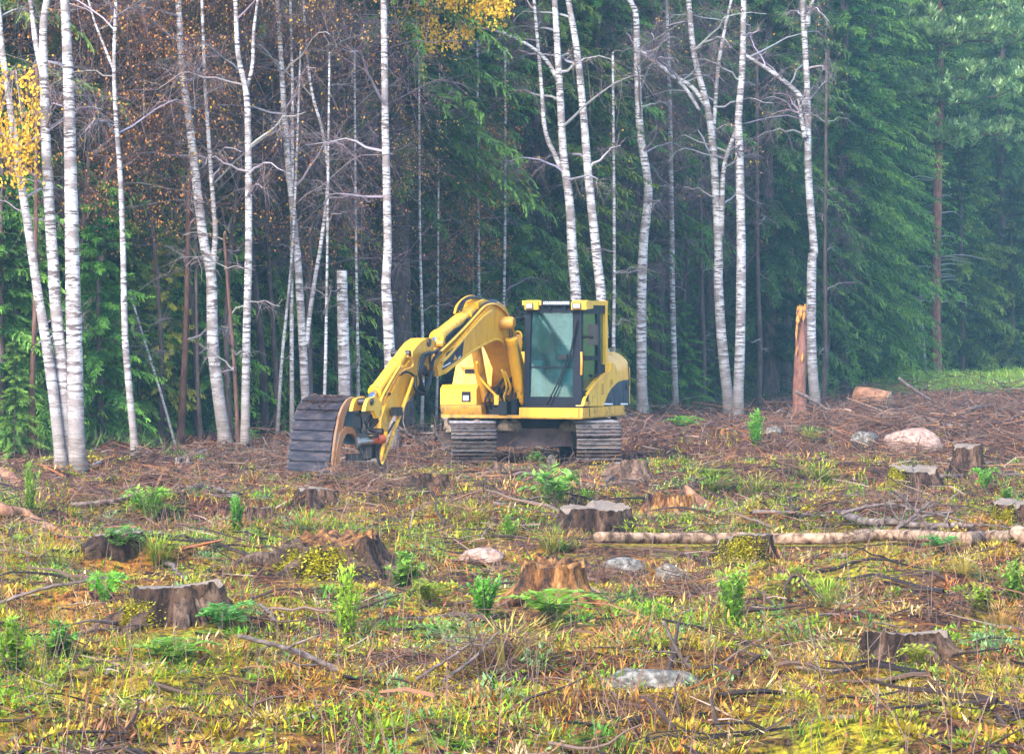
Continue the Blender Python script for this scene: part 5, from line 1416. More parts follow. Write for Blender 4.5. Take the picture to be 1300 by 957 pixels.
branch([(842, 788), (868, 838), (908, 870)], 4, 6, 'thin brown branch slanting down right, bottom right of centre', rise=876, twigs=4)
branch([(852, 786), (880, 778), (912, 768)], 4, 2, 'short brown twig right of the orange stump', twigs=3)
branch([(1068, 652), (1100, 643), (1135, 640), (1172, 650)], 5, 4, 'arched dark branch on the brush pile behind the log', rise=672, twigs=4)
branch([(1070, 654), (1100, 662), (1160, 666), (1236, 668)], 12, 6, 'thick grey branch lying behind the fallen log', twigs=4)
branch([(1138, 672), (1160, 655), (1180, 638)], 6, 3, 'branch rising right out of the brush pile', rise=676, twigs=3)
branch([(1136, 622), (1165, 652), (1192, 682)], 3, 3, 'thin pale pole slanting across the brush pile', rise=680, twigs=1)
branch([(1084, 676), (1130, 668), (1180, 654), (1210, 650)], 6, 4, 'long low branch crossing in front of the brush pile', rise=680, twigs=4)
branch([(1112, 660), (1118, 678)], 7, 6, 'short upright peg stuck by the fallen log', rise=682)
branch([(1150, 645), (1200, 655), (1240, 668)], 4, 3, 'dark branch sloping down right on the brush pile', rise=672, twigs=4)
branch([(548, 540), (560, 560), (575, 580)], 5, 4, 'grey branch leaning left of the left track', rise=596, twigs=4)
branch([(503, 540), (520, 552), (545, 566)], 5, 3, 'curved pale branch below the stick', rise=588, twigs=3)
branch([(590, 607), (650, 605), (690, 606)], 4, 3, 'pale straight stick in front of the left track')
branch([(770, 612), (790, 595), (806, 588)], 5, 4, 'bent root branch at the right track', twigs=2)
branch([(1010, 497), (1035, 510), (1052, 522)], 5, 4, 'pale slanting pole right of the broken red trunk', rise=530)
branch([(1140, 480), (1165, 498), (1190, 512)], 5, 3, 'pale pole sticking out of the slash at the right', rise=522)
branch([(1230, 520), (1265, 516), (1300, 524)], 7, 5, 'grey log in the slash at the right edge', twigs=3)
branch([(1195, 606), (1250, 604), (1310, 606)], 6, 6, 'dark pole behind the tall capped stump', twigs=2)
branch([(955, 655), (1000, 652), (1050, 657)], 6, 3, 'dark twiggy branch in the grass right of centre', twigs=7)
branch([(330, 770), (345, 785), (352, 800)], 5, 3, 'short curved grey stick left of the tall seedling', twigs=1)
branch([(0, 700), (22, 700), (58, 712)], 5, 3, 'short dark stick at the left edge among weeds', twigs=2)
branch([(620, 640), (660, 648), (700, 655)], 4, 3, 'thin brown stick left of the dark flat stump', twigs=3)
branch([(1020, 790), (1050, 782), (1090, 788)], 4, 3, 'thin stick above the low dark stump', twigs=3)
branch([(1010, 850), (1060, 858), (1120, 852)], 4, 2, 'thin dark stick below the low dark stump', twigs=4)
branch([(135, 862), (180, 850), (215, 838)], 5, 4, 'pale stick at the bottom left', twigs=2)

# big sawn log lying at the far right of the clearing
def sawn_log():
    p = gpt(1108, 517); d = p[1]; s = ppm(d)
    e = empty('sawn_log', tuple(p), 'short thick sawn log lying on the slash in the distance', 'log')
    a = np.array([.80, -.45, -.10]); a /= np.linalg.norm(a); L = 46 / s; r = 13 / s
    c0 = np.array([-20 / s, .15, r * 1.05]); mb = MB()
    tube(mb, [c0, c0 + a * L * .33, c0 + a * L * .66, c0 + a * L], [r, r * 1.02, r * .98, r * .9], 18, None, True, .05, 3)
    mb.obj('bark_side', M_LOGR, e, True)
    mb = MB(); tube(mb, [c0 - a * .012, c0 + a * .01], [r * .93, r * .97], 18); mb.obj('cut_face', M_STO, e)
    mb = MB(); tube(mb, [c0 + a * L, c0 + a * (L + .015)], [r * .85, r * .8], 18); mb.obj('cut_face', M_LOGP, e)
sawn_log()

# ------------------------------------------------------------------ rocks
def rock(px, yb, w, h, mat, label, depth=.8, sunk=.33):
    p = gpt(px, yb - 1); s = ppm(p[1]); g = np.random.RandomState(int(px + yb))
    bm = bmesh.new(); bmesh.ops.create_icosphere(bm, subdivisions=4, radius=1)
    A = w / 2 / s; H = h / s / (2 - sunk * 2) * 1.15; o1, o2 = g.uniform(0, 50, 2)
    dirs = g.normal(0, 1, (9, 3)); dirs /= np.linalg.norm(dirs, axis=1, keepdims=True)
    for v in bm.verts:
        c = np.array(v.co); f = 1.0
        f *= min(1.0, *[(.80 + .1 * (i % 3)) / max(.05, c @ q) for i, q in enumerate(dirs)])
        f *= 1 + .22 * (float(vnoise(c[0] * 2 + o1 + c[2], c[1] * 2 + o2)) - .5) + .10 * (float(vnoise(c[0] * 6 + o2, c[1] * 6 + c[2] * 6 + o1)) - .5)
        v.co = (c[0] * f * A, c[1] * f * A * depth, c[2] * f * H + H * (1 - 2 * sunk))
    o = bm_obj('rock', bm, mat, None, 0, 1, True); o.location = tuple(p)
    tag(o, label, 'rock', 'rocks in the clearing')
rock(1160, 571, 74, 22, M_ROCKP, 'big pinkish granite boulder, largest rock in the clearing')
rock(1097, 564, 36, 14, M_ROCKG, 'pale grey rock just left of the pink boulder')
rock(982, 555, 22, 12, M_ROCKG, 'small grey rock near the tall green seedling')
rock(850, 738, 40, 20, M_ROCKG, 'pale rounded rock right of the orange stump')
rock(790, 726, 62, 16, M_ROCKG, 'long flat pale rock behind the orange stump')
rock(612, 712, 62, 13, M_ROCKP, 'flat pale stone left of the orange stump')
rock(822, 878, 124, 22, M_ROCKG, 'flat grey rock at the bottom edge, right of centre', .6)
rock(700, 590, 15, 10, M_ROCKG, 'small grey stone between the excavator tracks')

# ------------------------------------------------------------------ seedlings, tufts and ferns one can count
M_SEED = leafy('seedling_needles', var=.22, trans=.35, hue=.025)
def juniper(seed, dens=1.0, col0=(.08, .19, .025), col1=(.25, .46, .05)):
    """bushy upright conifer seedling one metre tall"""
    g = np.random.RandomState(seed); st, fo = MB(), MB()
    for k in range(int(26 * dens)):
        a = g.uniform(0, 6.28); lean = g.uniform(.0, .34) * (1.1 if k > 6 else .4); h = g.uniform(.45, 1.0) if k > 3 else g.uniform(.85, 1.0)
        d = np.array([math.cos(a) * lean, math.sin(a) * lean, 1])
        q = smooth_path([[0, 0, -.04], d * h * .45 + [0, 0, -.02], d * h], 8)
        tube(st, q, np.linspace(.012, .004, 8), 4, None, False)
        n = 52; t = g.uniform(.15, 1, n); i = np.minimum((t * 7).astype(int), 6); P = q[i] + (q[i + 1] - q[i]) * (t * 7 - i)[:, None]
        D = g.normal(0, .8, (n, 3)) + d * .75; f = np.clip(t + g.normal(0, .2, n), 0, 1)[:, None]
        blades(fo, P, D, g.uniform(.09, .2, n) * (1.15 - .4 * t), g.uniform(.03, .055, n), None, np.asarray(col0) * (1 - f) + np.asarray(col1) * f)
    return st.mesh('stem', M_SLASH), fo.mesh('foliage', M_SEED)
def tuft(seed, n=170, col0=(.14, .26, .03), col1=(.34, .52, .05), spread=.5):
    g = np.random.RandomState(seed); mb = MB()
    a = g.uniform(0, 6.28, n); r = np.abs(g.normal(0, .16, n)); P = np.stack([r * np.cos(a), r * np.sin(a), 0 * a - .03], 1)
    D = np.stack([np.cos(a) * g.uniform(0, spread, n), np.sin(a) * g.uniform(0, spread, n), np.ones(n)], 1); L = g.uniform(.35, .75, n)
    f = g.rand(n)[:, None]; c = np.asarray(col0) * (1 - f) + np.asarray(col1) * f
    blades(mb, P, D, L, .03, None, c)
    e = P + D / np.linalg.norm(D, axis=1, keepdims=True) * L[:, None] * .9
    blades(mb, e, D * [1.6, 1.6, .35], L * .55, .016, None, c * 1.1)
    return mb.mesh('grass_tuft', M_SEED)
def fern(seed, col=(.24, .50, .05)):
    g = np.random.RandomState(seed); st, fo = MB(), MB()
    for k in range(16):
        a = k / 16 * 6.28 + g.normal(0, .2); o = g.uniform(.35, .85); h = g.uniform(.35, .75)
        q = smooth_path([[0, 0, -.03], [math.cos(a) * o * .4, math.sin(a) * o * .4, h * .8], [math.cos(a) * o * .8, math.sin(a) * o * .8, h], [math.cos(a) * o * 1.1, math.sin(a) * o * 1.1, h * .8]], 14)
        tube(st, q, np.linspace(.01, .003, 14), 4, None, False)
        T = np.gradient(q, axis=0); S = np.cross(T, [0, 0, 1.0]); S /= np.linalg.norm(S, axis=1, keepdims=True) + 1e-9
        for s in (-1, 1):
            for sub in (0, .5):
                P = q[2:-1] + (q[3:] - q[2:-1]) * sub
                blades(fo, P, S[2:-1] * s + T[2:-1] * 4 + g.normal(0, .15, P.shape), .20 * np.sin(np.linspace(.5, 3.0, len(P))) + .05, .085, None, jit(col, g, len(P), .3))
    return st.mesh('stem', M_SLASH), fo.mesh('foliage', M_SEED)
JUN = [juniper(1), juniper(2, 1.2), juniper(3, .9, (.15, .24, .03), (.42, .55, .05)), juniper(4, .6, (.10, .22, .03), (.27, .48, .07))]
TUF = [tuft(1), tuft(2, 190, (.16, .20, .03), (.46, .48, .06), .8), tuft(3, 130, (.30, .18, .05), (.62, .42, .12), .7)]
FER = [fern(1), fern(2, (.20, .46, .08)), fern(3, (.46, .50, .04))]
def seedling(kind, i, px, yb, hpx, wide, label):
    p = gpt(px, yb); s = ppm(p[1]); h = hpx / s
    if kind == 'juniper':
        e = empty('conifer_seedling', tuple(p), label, 'seedling', 'seedlings in the clearing', px * .3)
        link('stem', JUN[i][0], e); link('foliage', JUN[i][1], e); w = wide * 1.75 / s / .85; k = h * 1.2
    elif kind == 'fern':
        e = empty('fern', tuple(p), label, 'fern', 'ferns in the clearing', px * .3)
        link('stem', FER[i][0], e); link('foliage', FER[i][1], e); w = wide * 1.5 / s / 1.7; k = h * 1.35 / .72
    else:
        e = link('grass_tuft', TUF[i], None, tuple(p)); tag(e, label, 'grass tuft', 'grass tufts in the clearing'); w = wide * 1.3 / s / 1.1; k = h * 1.15 / .8
    e.scale = (w, w, k)
for a in (('juniper', 3, 38, 650, 54, 26, 'upright bright green seedling beside the red-brown trunk at the left edge'),
          ('fern', 0, 190, 668, 34, 54, 'bright green fern clump below the birch trio'),
          ('juniper', 1, 300, 674, 36, 22, 'small dense green seedling left of the mossy mound stump'),
          ('fern', 1, 152, 708, 30, 46, 'green fern growing in front of the flat grey stump'),
          ('tuft', 0, 200, 722, 40, 54, 'thick green grass tuft right of the flat grey stump'),
          ('juniper', 2, 18, 862, 66, 60, 'green bushy seedling in the bottom left corner'),
          ('juniper', 2, 441, 818, 86, 44, 'tallest yellow-green seedling in front of the mossy mound stump'),
          ('juniper', 0, 613, 788, 46, 40, 'rounded green seedling left of the orange stump'),
          ('juniper', 3, 515, 746, 38, 62, 'loose pale green seedling right of the mossy mound stump'),
          ('juniper', 0, 932, 802, 66, 46, 'tall feathery green seedling right of the orange stump'),
          ('fern', 1, 706, 648, 40, 70, 'big bright green fern patch behind the dark flat stump'),
          ('juniper', 3, 646, 684, 26, 26, 'small green seedling left of the dark flat stump'),
          ('tuft', 0, 1050, 772, 34, 50, 'green grass tuft left above the low dark stump'),
          ('juniper', 1, 1288, 765, 44, 40, 'green seedling at the right edge'),
          ('juniper', 1, 960, 570, 40, 24, 'upright bright green seedling in front of the forked birch'),
          ('fern', 0, 868, 551, 16, 34, 'small green fern near the twin birches'),
          ('tuft', 0, 1027, 562, 18, 34, 'rounded green tuft left of the pale grey rock'),
          ('juniper', 3, 680, 592, 16, 28, 'little green seedling between the excavator tracks'),
          ('fern', 0, 133, 775, 34, 42, 'green fern left of the broad left stump'),
          ('juniper', 2, 1246, 780, 28, 44, 'yellow-green low bush near the right edge'),
          ('fern', 2, 905, 616, 16, 46, 'pale green fern in front of the small orange stump'),
          ('fern', 0, 1250, 628, 24, 26, 'small green fern right of the tall capped stump'),
          ('juniper', 3, 1278, 650, 26, 34, 'small green bush above the mossy stump at the right edge'),
          ('tuft', 1, 960, 632, 28, 50, 'yellow-green grass tuft in the open, right of centre'),
          ('tuft', 1, 1040, 612, 24, 54, 'broad yellow-green grass tuft left of the grey-topped stump'),
          ('tuft', 0, 388, 684, 32, 52, 'green grass tuft growing on top of the mossy mound stump'),
          ('tuft', 1, 700, 706, 28, 40, 'yellow-green tuft above the orange stump'),
          ('fern', 1, 280, 800, 26, 66, 'blue-green low plant right of the broad left stump'),
          ('fern', 2, 545, 770, 26, 54, 'yellow fern between the tall seedling and the rounded seedling'),
          ('fern', 0, 700, 792, 28, 90, 'low green leafy plant at the foot of the orange stump'),
          ('fern', 1, 560, 820, 24, 50, 'small green fern at the bottom centre'),
          ('tuft', 0, 905, 625, 20, 50, 'green tuft left of the yellow-green tufts'),
          ('tuft', 2, 1225, 730, 26, 44, 'rust-coloured dead fern tuft on the right'),
          ('tuft', 2, 1270, 800, 34, 60, 'rust-brown dead grass tuft near the right edge'),
          ('tuft', 2, 600, 664, 22, 60, 'brown dead grass tuft in the middle of the clearing'),
          ('fern', 2, 1165, 846, 22, 44, 'yellow-green fern in front of the low dark stump'),
          ('tuft', 1, 75, 722, 26, 50, 'yellow-green tuft at the left among weeds'),
          ('fern', 0, 220, 852, 26, 80, 'leafy green plant below the broad left stump'),
          ('juniper', 3, 75, 835, 40, 60, 'loose green weed at the bottom left'),
          ('fern', 1, 1195, 700, 16, 40, 'small green fern in front of the fallen log'),
          ('tuft', 2, 640, 850, 60, 130, 'large dry straw-coloured grass heap at the bottom centre')):
    seedling(*a)

# ------------------------------------------------------------------ what nobody could count: grass, litter, twigs, weeds
def in_view(g, n, d0, d1, power=1.0, pad=1.12):
    """ground points spread over the part of the clearing that the camera sees, and a little to the sides"""
    t = g.rand(n) ** power
    y = d0 + (d1 - d0) * t
    x = (g.rand(n) * 2 - 1) * (y * .1548 * pad + 1.5)
    return x, y
def clear_of_machine(x, y):
    """not under the machine, not on the stumps nor tall in front of them and of the fallen log"""
    ok = ~((np.abs(x - .3) < 1.25) & (np.abs(y - 52.5) < 1.5))
    for p, r, h in STUMPS:
        ok &= ~((np.abs(x - p[0]) < r * .95) & (y < p[1] + r) & (y > p[1] - r - .9))
    ok &= ~((x > .7) & (x < 6.2) & (y > 31.2) & (y < 33.6))
    return ok
def stuff(mb, name, mat, label):
    o = mb.obj(name, mat); o['kind'] = 'stuff'; o['label'] = label
    return o
def edge_y(x, y):
    px = 650 + x / y * FPX
    return np.interp(px, [-300, 0, 200, 400, 650, 800, 900, 1040, 1150, 1320, 1500], [53, 54.5, 57, 61, 69, 78, 86, 96, 104, 108, 110])

M_GRASS = leafy('grass_blades', var=0, trans=.3, hue=0)
M_LIT = leafy('litter', var=0, trans=0, rough=.85, hue=0)

def scatter_grass():
    g = np.random.RandomState(201); mb = MB()
    n = 14000
    x, y = in_view(g, n, 15, 58, 1.25)
    zone = vnoise(x * .8 + 3, y * .5 + 9); zone2 = vnoise(x * .35 + 40, y * .25 + 2)
    keep = (zone + .2 * g.rand(n) > .5) & clear_of_machine(x, y) & (g.rand(n) < np.interp(y, [15, 34, 42, 58], [1, .85, .35, .12]))
    x, y, zone, zone2 = x[keep], y[keep], zone[keep], zone2[keep]
    m = len(x); per = 11
    k = np.repeat(np.arange(m), per)
    P = np.stack([x[k] + g.normal(0, .05, len(k)), y[k] + g.normal(0, .05, len(k)), 0 * k], 1); P[:, 2] = gz(P[:, 0], P[:, 1]) - .01
    a = g.uniform(0, 6.28, len(k)); sp = g.uniform(.15, 1.1, len(k))
    D = np.stack([np.cos(a) * sp, np.sin(a) * sp, np.ones(len(k))], 1)
    L = g.uniform(.05, .16, len(k)) * np.interp(y[k], [15, 50], [.85, 1.25])
    pal = np.array([[.62, .28, .035], [.46, .15, .025], [.60, .48, .02], [.20, .42, .03], [.40, .50, .02], [.62, .38, .10], [.20, .09, .045]])
    pick = np.where(zone2 + g.normal(0, .13, m) > .55, g.choice([2, 3, 4, 4], m), g.choice([0, 0, 1, 5, 6, 2, 5], m))
    c = pal[pick][k] * g.uniform(.3, 1.15, (len(k), 1))
    w = np.interp(y[k], [15, 50], [.007, .016])
    blades(mb, P, D, L, w, None, c)
    e = P + D / np.linalg.norm(D, axis=1, keepdims=True) * L[:, None] * .85
    blades(mb, e, D * [1.8, 1.8, .2], L * .6, w * .7, None, c * 1.05)
    stuff(mb, 'grass', M_GRASS, 'short dry and green grass scattered over the clearing')

def stump_skirts():
    """weeds, needles and grass grown up round the foot of every stump"""
    g = np.random.RandomState(210); mb = MB()
    for p, r, h in STUMPS:
        n = 260; a = g.uniform(0, 6.28, n); rr = r * g.uniform(.85, 1.5, n)
        P = np.stack([p[0] + rr * np.cos(a), p[1] + rr * np.sin(a), 0 * a], 1); P[:, 2] = gz(P[:, 0], P[:, 1]) - .01
        D = g.normal(0, .7, (n, 3)); D[:, 2] = np.abs(D[:, 2]) + .35
        pal = np.array([[.34, .17, .07], [.20, .11, .07], [.42, .36, .06], [.22, .32, .06], [.5, .34, .14]])
        s = np.interp(p[1], [15, 60], [.8, 1.5])
        blades(mb, P, D, g.uniform(.03, .10, n) * s, g.uniform(.006, .016, n) * s, None, pal[g.choice(5, n)] * g.uniform(.55, 1.2, (n, 1)))
    stuff(mb, 'stump_weeds', M_GRASS, 'weeds and needles grown up round the feet of the stumps')

def scatter_weeds():
    g = np.random.RandomState(202); mb = MB()
    n = 15000
    x, y = in_view(g, n, 15, 56, 1.3)
    zn = vnoise(x * 1.1 + 60, y * .7 + 21)
    keep = (zn * .6 + .4 * vnoise(x * .45 + 6, y * .3 + 1) + .12 * g.rand(n) > .57) & clear_of_machine(x, y) & (g.rand(n) < np.interp(y, [15, 36, 50], [1, .8, .3]))
    x, y = x[keep], y[keep]; m = len(x); per = 14; k = np.repeat(np.arange(m), per)
    size = g.uniform(.03, .075, m)[k]
    off = g.normal(0, 1, (len(k), 3)) * size[:, None] * [.8, .8, .35]
    P = np.stack([x[k], y[k], 0 * k], 1) + off; P[:, 2] = gz(P[:, 0], P[:, 1]) + np.abs(off[:, 2]) + .01
    D = off * [1, 1, 0] + g.normal(0, .03, (len(k), 3)) + np.array([0, 0, .03])
    pal = np.array([[.24, .46, .03], [.42, .50, .02], [.62, .50, .02], [.15, .34, .03], [.34, .48, .2], [.56, .26, .02]])
    c = pal[g.choice(6, m, p=[.28, .24, .12, .16, .06, .14])][k] * g.uniform(.3, 1.1, (len(k), 1))
    blades(mb, P, D, size * g.uniform(.35, .8, len(k)), size * .17, g.normal(0, .9, (len(k), 3)) + np.array([0, 0, 1]), c)
    stuff(mb, 'weeds', M_GRASS, 'low leafy weeds and moss shoots scattered over the clearing')

def scatter_bracken():
    """rusty dead bracken and dry straw, in clumps"""
    g = np.random.RandomState(207); mb = MB()
    n = 520; x, y = in_view(g, n, 15, 50, 1.25); keep = clear_of_machine(x, y); x, y = x[keep], y[keep]; m = len(x)
    per = 60; k = np.repeat(np.arange(m), per); r = g.uniform(.08, .22, m)[k]
    u = g.normal(0, .6, (len(k), 2)); P = np.stack([x[k] + u[:, 0] * r, y[k] + u[:, 1] * r, 0 * r], 1); P[:, 2] = gz(P[:, 0], P[:, 1]) + g.uniform(0, .5, len(k)) * r
    D = np.concatenate([u, np.full((len(k), 1), .35)], 1) + g.normal(0, .6, (len(k), 3))
    pal = np.array([[.50, .17, .04], [.34, .12, .04], [.58, .30, .08], [.24, .10, .05], [.62, .42, .18]])
    c = pal[g.randint(0, 5, m)][k] * g.uniform(.4, 1.2, (len(k), 1))
    blades(mb, P, D, g.uniform(.05, .14, len(k)), g.uniform(.006, .02, len(k)), None, c)
    stuff(mb, 'dead_bracken', M_LIT, 'rusty dead bracken and straw in clumps over the clearing')

def scatter_ferns():
    """patches of fresh green: ferns, blueberry and raspberry leaves"""
    g = np.random.RandomState(208); mb = MB()
    n = 620; x, y = in_view(g, n, 15, 52, 1.1); zn = vnoise(x * .55 + 11, y * .35 + 27)
    keep = (zn > .47) & clear_of_machine(x, y); x, y = x[keep], y[keep]; m = len(x)
    per = 130; k = np.repeat(np.arange(m), per); r = g.uniform(.07, .26, m)[k]
    u = g.normal(0, .55, (len(k), 2)); P = np.stack([x[k] + u[:, 0] * r, y[k] + u[:, 1] * r, 0 * r], 1)
    P[:, 2] = gz(P[:, 0], P[:, 1]) + r * g.uniform(.0, .75, len(k)) * np.exp(-(u ** 2).sum(1))
    D = np.concatenate([u * 1.2, np.full((len(k), 1), .45)], 1) + g.normal(0, .5, (len(k), 3))
    pal = np.array([[.20, .46, .035], [.30, .52, .03], [.13, .33, .035], [.40, .54, .03], [.26, .46, .16]])
    c = pal[g.randint(0, 5, m)][k] * g.uniform(.3, 1.1, (len(k), 1))
    blades(mb, P, D, g.uniform(.03, .085, len(k)), g.uniform(.010, .022, len(k)), None, c)
    stuff(mb, 'green_ground_plants', M_GRASS, 'patches of fresh green ferns and berry leaves')

def scatter_brash():
    """dark broken branches lying about, their colour standing in for shadowed gaps too"""
    g = np.random.RandomState(209); mb = MB()
    n = 900; x, y = in_view(g, n, 15, 75, 1.2); keep = clear_of_machine(x, y) & (y < edge_y(x, y)); x, y = x[keep], y[keep]
    for i in range(len(x)):
        a = g.uniform(0, 6.28); L = g.uniform(.35, 1.5) * np.interp(y[i], [15, 50], [.6, 1.1]); q = np.linspace(-.5, .5, 7) * L
        b = g.normal(0, .10) * L; P = np.stack([x[i] + np.cos(a) * q - np.sin(a) * b * (1 - 4 * (q / L) ** 2), y[i] + np.sin(a) * q + np.cos(a) * b * (1 - 4 * (q / L) ** 2), 0 * q], 1)
        rad = np.linspace(1, .35, 7) * g.uniform(.006, .022); P[:, 2] = gz(P[:, 0], P[:, 1]) + rad + np.linspace(0, g.uniform(0, .16), 7) + .015
        tube(mb, P, rad, 5, np.array([[.045, .028, .024], [.09, .055, .042], [.025, .018, .018], [.15, .10, .08]])[g.choice(4, p=[.4, .25, .25, .1])] * g.uniform(.7, 1.3), False)
    stuff(mb, 'brash', M_LIT, 'dark broken branches lying over the clearing')

def scatter_moss():
    """small cushions of moss: crowds of tiny shoots on the soil"""
    g = np.random.RandomState(203); mb = MB()
    n = 1500; x, y = in_view(g, n, 15, 52, 1.4)
    zn = vnoise(x * .6 + 17, y * .45 + 5); keep = (zn > .48) & clear_of_machine(x, y); x, y = x[keep], y[keep]; m = len(x)
    per = 70; k = np.repeat(np.arange(m), per); r = g.uniform(.06, .26, m)[k]
    u = g.normal(0, .5, (len(k), 2)); q = np.hypot(u[:, 0], u[:, 1])
    P = np.stack([x[k] + u[:, 0] * r, y[k] + u[:, 1] * r, 0 * r], 1); P[:, 2] = gz(P[:, 0], P[:, 1]) + r * .28 * np.exp(-q ** 2 * 1.8) - .01
    D = np.concatenate([u * .9, np.full((len(k), 1), .7)], 1) + g.normal(0, .4, (len(k), 3))
    pal = np.array([[.58, .44, .03], [.36, .38, .03], [.62, .42, .05], [.26, .36, .04]])
    c = pal[g.randint(0, 4, m)][k] * g.uniform(.5, 1.15, (len(k), 1))
    blades(mb, P, D, g.uniform(.03, .07, len(k)), g.uniform(.015, .032, len(k)), None, c)
    stuff(mb, 'moss_ground_cover', M_GRASS, 'yellow-green moss cushions scattered over the clearing')

def scatter_slash():
    g = np.random.RandomState(204); mb = MB()
    # twigs: everywhere, thickest in the brown belt round the machine and to the right of it
    n = 42000
    x, y = in_view(g, n, 15, 106, 1.15)
    belt = np.interp(y, [15, 30, 38, 44, 106], [.45, .45, .6, 1, .9])
    zn = vnoise(x * .5 + 80, y * .35 + 33) * .5 + vnoise(x * 1.3 + 8, y * .8 + 3) * .5
    keep = (g.rand(n) < belt * np.clip((zn - .28) * 3.2, .06, 1.2)) & clear_of_machine(x, y) & (y < edge_y(x, y) + 3)
    x, y = x[keep], y[keep]; m = len(x)
    a = g.uniform(0, 3.1416, m); L = np.minimum(np.exp(g.normal(-1.35, .6, m)), np.interp(y, [15, 40], [.55, 1.2])) * np.interp(y, [15, 60, 100], [.75, 1.25, 1.9]); tilt = np.abs(g.normal(0, .18, m))
    hgt = np.abs(g.normal(0, .05, m)) * np.interp(y, [15, 40, 100], [.6, 1.6, 2.2]) * (zn[keep] * 1.6)
    P0 = np.stack([x - np.cos(a) * L / 2, y - np.sin(a) * L / 2, 0 * x], 1); P1 = np.stack([x + np.cos(a) * L / 2, y + np.sin(a) * L / 2, 0 * x], 1)
    P0[:, 2] = gz(P0[:, 0], P0[:, 1]) + hgt + .008; P1[:, 2] = gz(P1[:, 0], P1[:, 1]) + hgt + L * tilt
    pal = np.array([[.065, .036, .03], [.12, .06, .042], [.21, .10, .055], [.28, .20, .16], [.24, .085, .03], [.03, .02, .02]])
    c = pal[g.choice(6, m, p=[.32, .28, .14, .07, .05, .14])] * g.uniform(.6, 1.3, (m, 1))
    r = np.exp(g.normal(-5.15, .45, m)) * np.interp(y, [15, 60, 100], [.75, 1.2, 1.8])
    mid = (P0 + P1) / 2 + g.normal(0, .04, (m, 3)) * L[:, None] + np.array([0, 0, .02]) * L[:, None]
    sticks(mb, P0, mid, r, r * .8, c); sticks(mb, mid, P1, r * .8, r * .4, c)
    # stalks standing up
    n = 3600; x, y = in_view(g, n, 15, 60, 1.2); k_ = clear_of_machine(x, y); x, y = x[k_], y[k_]; n = len(x); P = np.stack([x, y, gz(x, y)], 1); D = g.normal(0, .28, (n, 3)); D[:, 2] = 1
    L = g.uniform(.12, .45, n)
    sticks(mb, P, P + D * L[:, None], .003, .0015, jit((.15, .09, .07), g, n, .5))
    stuff(mb, 'slash_twigs', M_LIT, 'brown twigs and broken branches littering the clearing')
    mb = MB()
    n = 42000; x, y = in_view(g, n, 15, 100, 1.1); keep = clear_of_machine(x, y) & (y < edge_y(x, y) + 6); x, y = x[keep], y[keep]; n = len(x)
    P = np.stack([x, y, gz(x, y) + g.uniform(.005, .04, n)], 1); D = g.normal(0, 1, (n, 3)) * [1, 1, .35]
    sc = np.interp(y, [15, 60, 100], [.8, 1.6, 2.6])
    pal = np.array([[.25, .12, .05], [.14, .065, .04], [.34, .20, .07], [.08, .05, .04], [.27, .10, .03], [.22, .16, .12]])
    blades(mb, P, D, g.uniform(.03, .09, n) * sc, g.uniform(.012, .03, n) * sc, g.normal(0, .5, (n, 3)) + np.array([0, 0, 1]), pal[g.choice(6, n)] * g.uniform(.55, 1.25, (n, 1)))
    stuff(mb, 'leaf_litter', M_LIT, 'fallen leaves and bark chips covering the ground')
    # needle heaps: fine brown brush, at the foot of the birches, in front of the machine, along the far edge
    mb = MB()
    for px, py, w, hh, n in ((370, 590, 1.6, .35, 900), (250, 605, 1.5, .22, 900), (180, 615, 1.6, .22, 800), (330, 600, 1.2, .3, 700), (600, 640, .8, .15, 350), (560, 580, 1.5, .35, 700), (640, 575, 1.2, .2, 350), (850, 560, 1.6, .2, 700), (960, 545, 2.0, .25, 800), (1040, 535, 2.0, .3, 900),
                             (1090, 525, 2.5, .4, 1100), (1180, 517, 3.0, .4, 1300), (1260, 522, 3.0, .4, 1300), (1210, 510, 3.0, .25, 900), (870, 540, 2.0, .3, 700), (760, 745, .5, .2, 400), (870, 755, .5, .2, 500), (620, 850, .45, .22, 700), (520, 855, .4, .15, 500), (1150, 650, .8, .2, 500), (30, 625, 1.0, .25, 500), (430, 615, 1.0, .2, 500), (1000, 580, 1.4, .15, 500), (690, 560, .9, .12, 300), (120, 640, 1.0, .2, 500), (800, 545, 1.5, .3, 600), (1130, 545, 2.0, .3, 800), (1250, 560, 2.0, .3, 800)):
        c = gpt(px, py); q = g.normal(0, 1, (n, 3)) * [w * .55, w * .55, 0] + c
        rr = np.hypot(q[:, 0] - c[0], q[:, 1] - c[1]) / w
        q[:, 2] = gz(q[:, 0], q[:, 1]) + hh * np.exp(-rr ** 2 * 2.2) * g.rand(n)
        L = g.uniform(.12, .5, n) * np.interp(c[1], [15, 50, 100], [.6, 1, 1.7]); D = g.normal(0, 1, (n, 3)) * [1, 1, .38]; D /= np.linalg.norm(D, axis=1, keepdims=True)
        pal = np.array([[.15, .068, .04], [.23, .10, .05], [.075, .045, .038], [.19, .13, .105], [.10, .06, .055]])
        r = np.interp(c[1], [15, 50, 100], [.0028, .006, .011])
        sticks(mb, q - D * L[:, None] / 2, q + D * L[:, None] / 2, r, r * .5, pal[g.choice(5, n)] * g.uniform(.6, 1.3, (n, 1)))
    stuff(mb, 'brush_heaps', M_LIT, 'heaps of brown brushwood on the clearing')

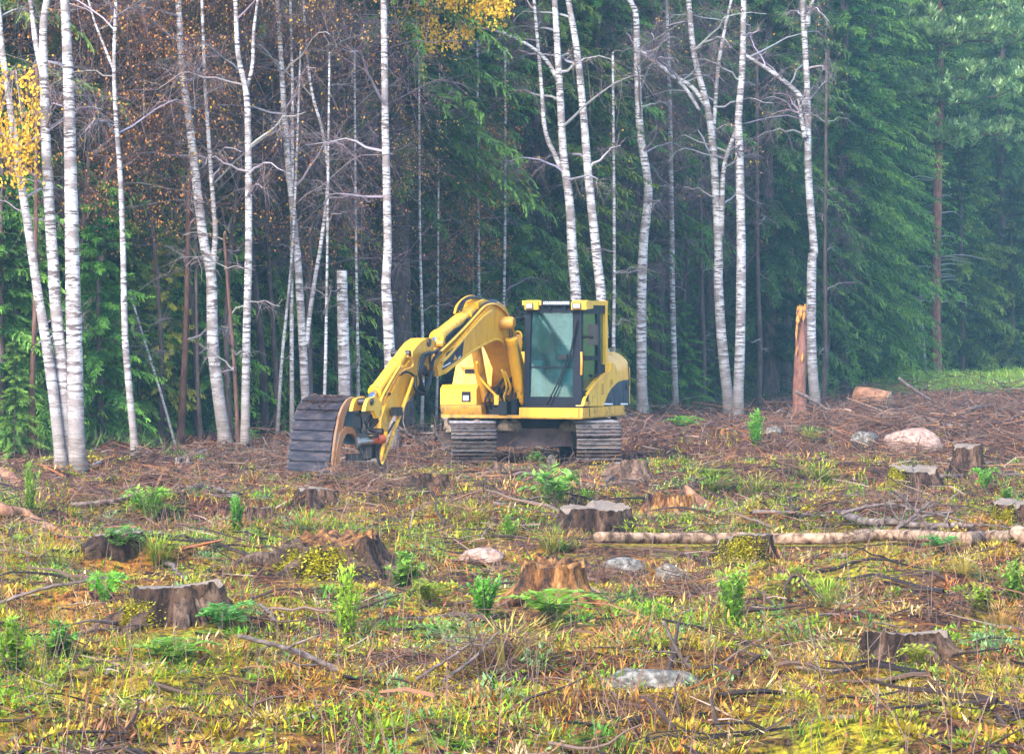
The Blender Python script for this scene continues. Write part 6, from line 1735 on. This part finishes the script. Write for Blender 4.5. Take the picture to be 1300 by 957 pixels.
def scatter_understory():
    """shrubs and grass in the shade of the forest edge and the meadow strip on the right"""
    g = np.random.RandomState(206); mb = MB()
    n = 7000; px = g.uniform(1060, 1420, n); d = g.uniform(103, 122, n); x = (px - 650) / FPX * d
    keep = (x > 11.0); x, d = x[keep], d[keep]; n = len(x)
    P = np.stack([x, d, gz(x, d) - .02], 1); D = g.normal(0, .4, (n, 3)); D[:, 2] = 1
    blades(mb, P, D, g.uniform(.1, .28, n), .05, None, jit((.36, .48, .07), g, n, .3))
    n = 9000; px = g.uniform(-60, 1120, n); d = np.array([edge_d(q) for q in px]) + g.uniform(-1.5, 12, n); x = (px - 650) / FPX * d
    zn = vnoise(x * .6, d * .6); keep = zn > .5; x, d = x[keep], d[keep]; n = len(x)
    P = np.stack([x, d, gz(x, d) - .02], 1); D = g.normal(0, .6, (n, 3)); D[:, 2] = 1
    blades(mb, P, D, g.uniform(.15, .5, n), .05, None, jit((.10, .17, .04), g, n, .5))
    stuff(mb, 'forest_floor_grass', M_GRASS, 'grass and blueberry shoots along the forest edge')

scatter_grass(); stump_skirts(); scatter_bracken(); scatter_ferns(); scatter_brash(); scatter_weeds(); scatter_moss(); scatter_slash(); scatter_understory()

# ------------------------------------------------------------------ damp autumn air
def haze(density):
    bm = bmesh.new(); bmesh.ops.create_cube(bm, size=1)
    o = bm_obj('haze', bm, None, None) if False else None
    m = bpy.data.materials.new('haze'); m.use_nodes = True; nt = m.node_tree; nt.nodes.clear()
    out = nt.nodes.new('ShaderNodeOutputMaterial'); v = nt.nodes.new('ShaderNodeVolumePrincipled')
    v.inputs['Color'].default_value = (.42, .76, 1.0, 1); v.inputs['Density'].default_value = density; v.inputs['Anisotropy'].default_value = .1
    nt.links.new(v.outputs[0], out.inputs['Volume'])
    o = bm_obj('haze', bm, m, None)
    X, Y0, Y1, Z0, Z1 = 830.0, -70.0, 1010.0, -1.5, 60.0
    o.scale = (2 * X, Y1 - Y0, Z1 - Z0); o.location = (0, (Y0 + Y1) / 2, (Z0 + Z1) / 2)
    o['kind'] = 'stuff'; o['label'] = 'thin damp bluish haze hanging over clearing and forest'
HAZE = 0.0008
if HAZE: haze(HAZE)
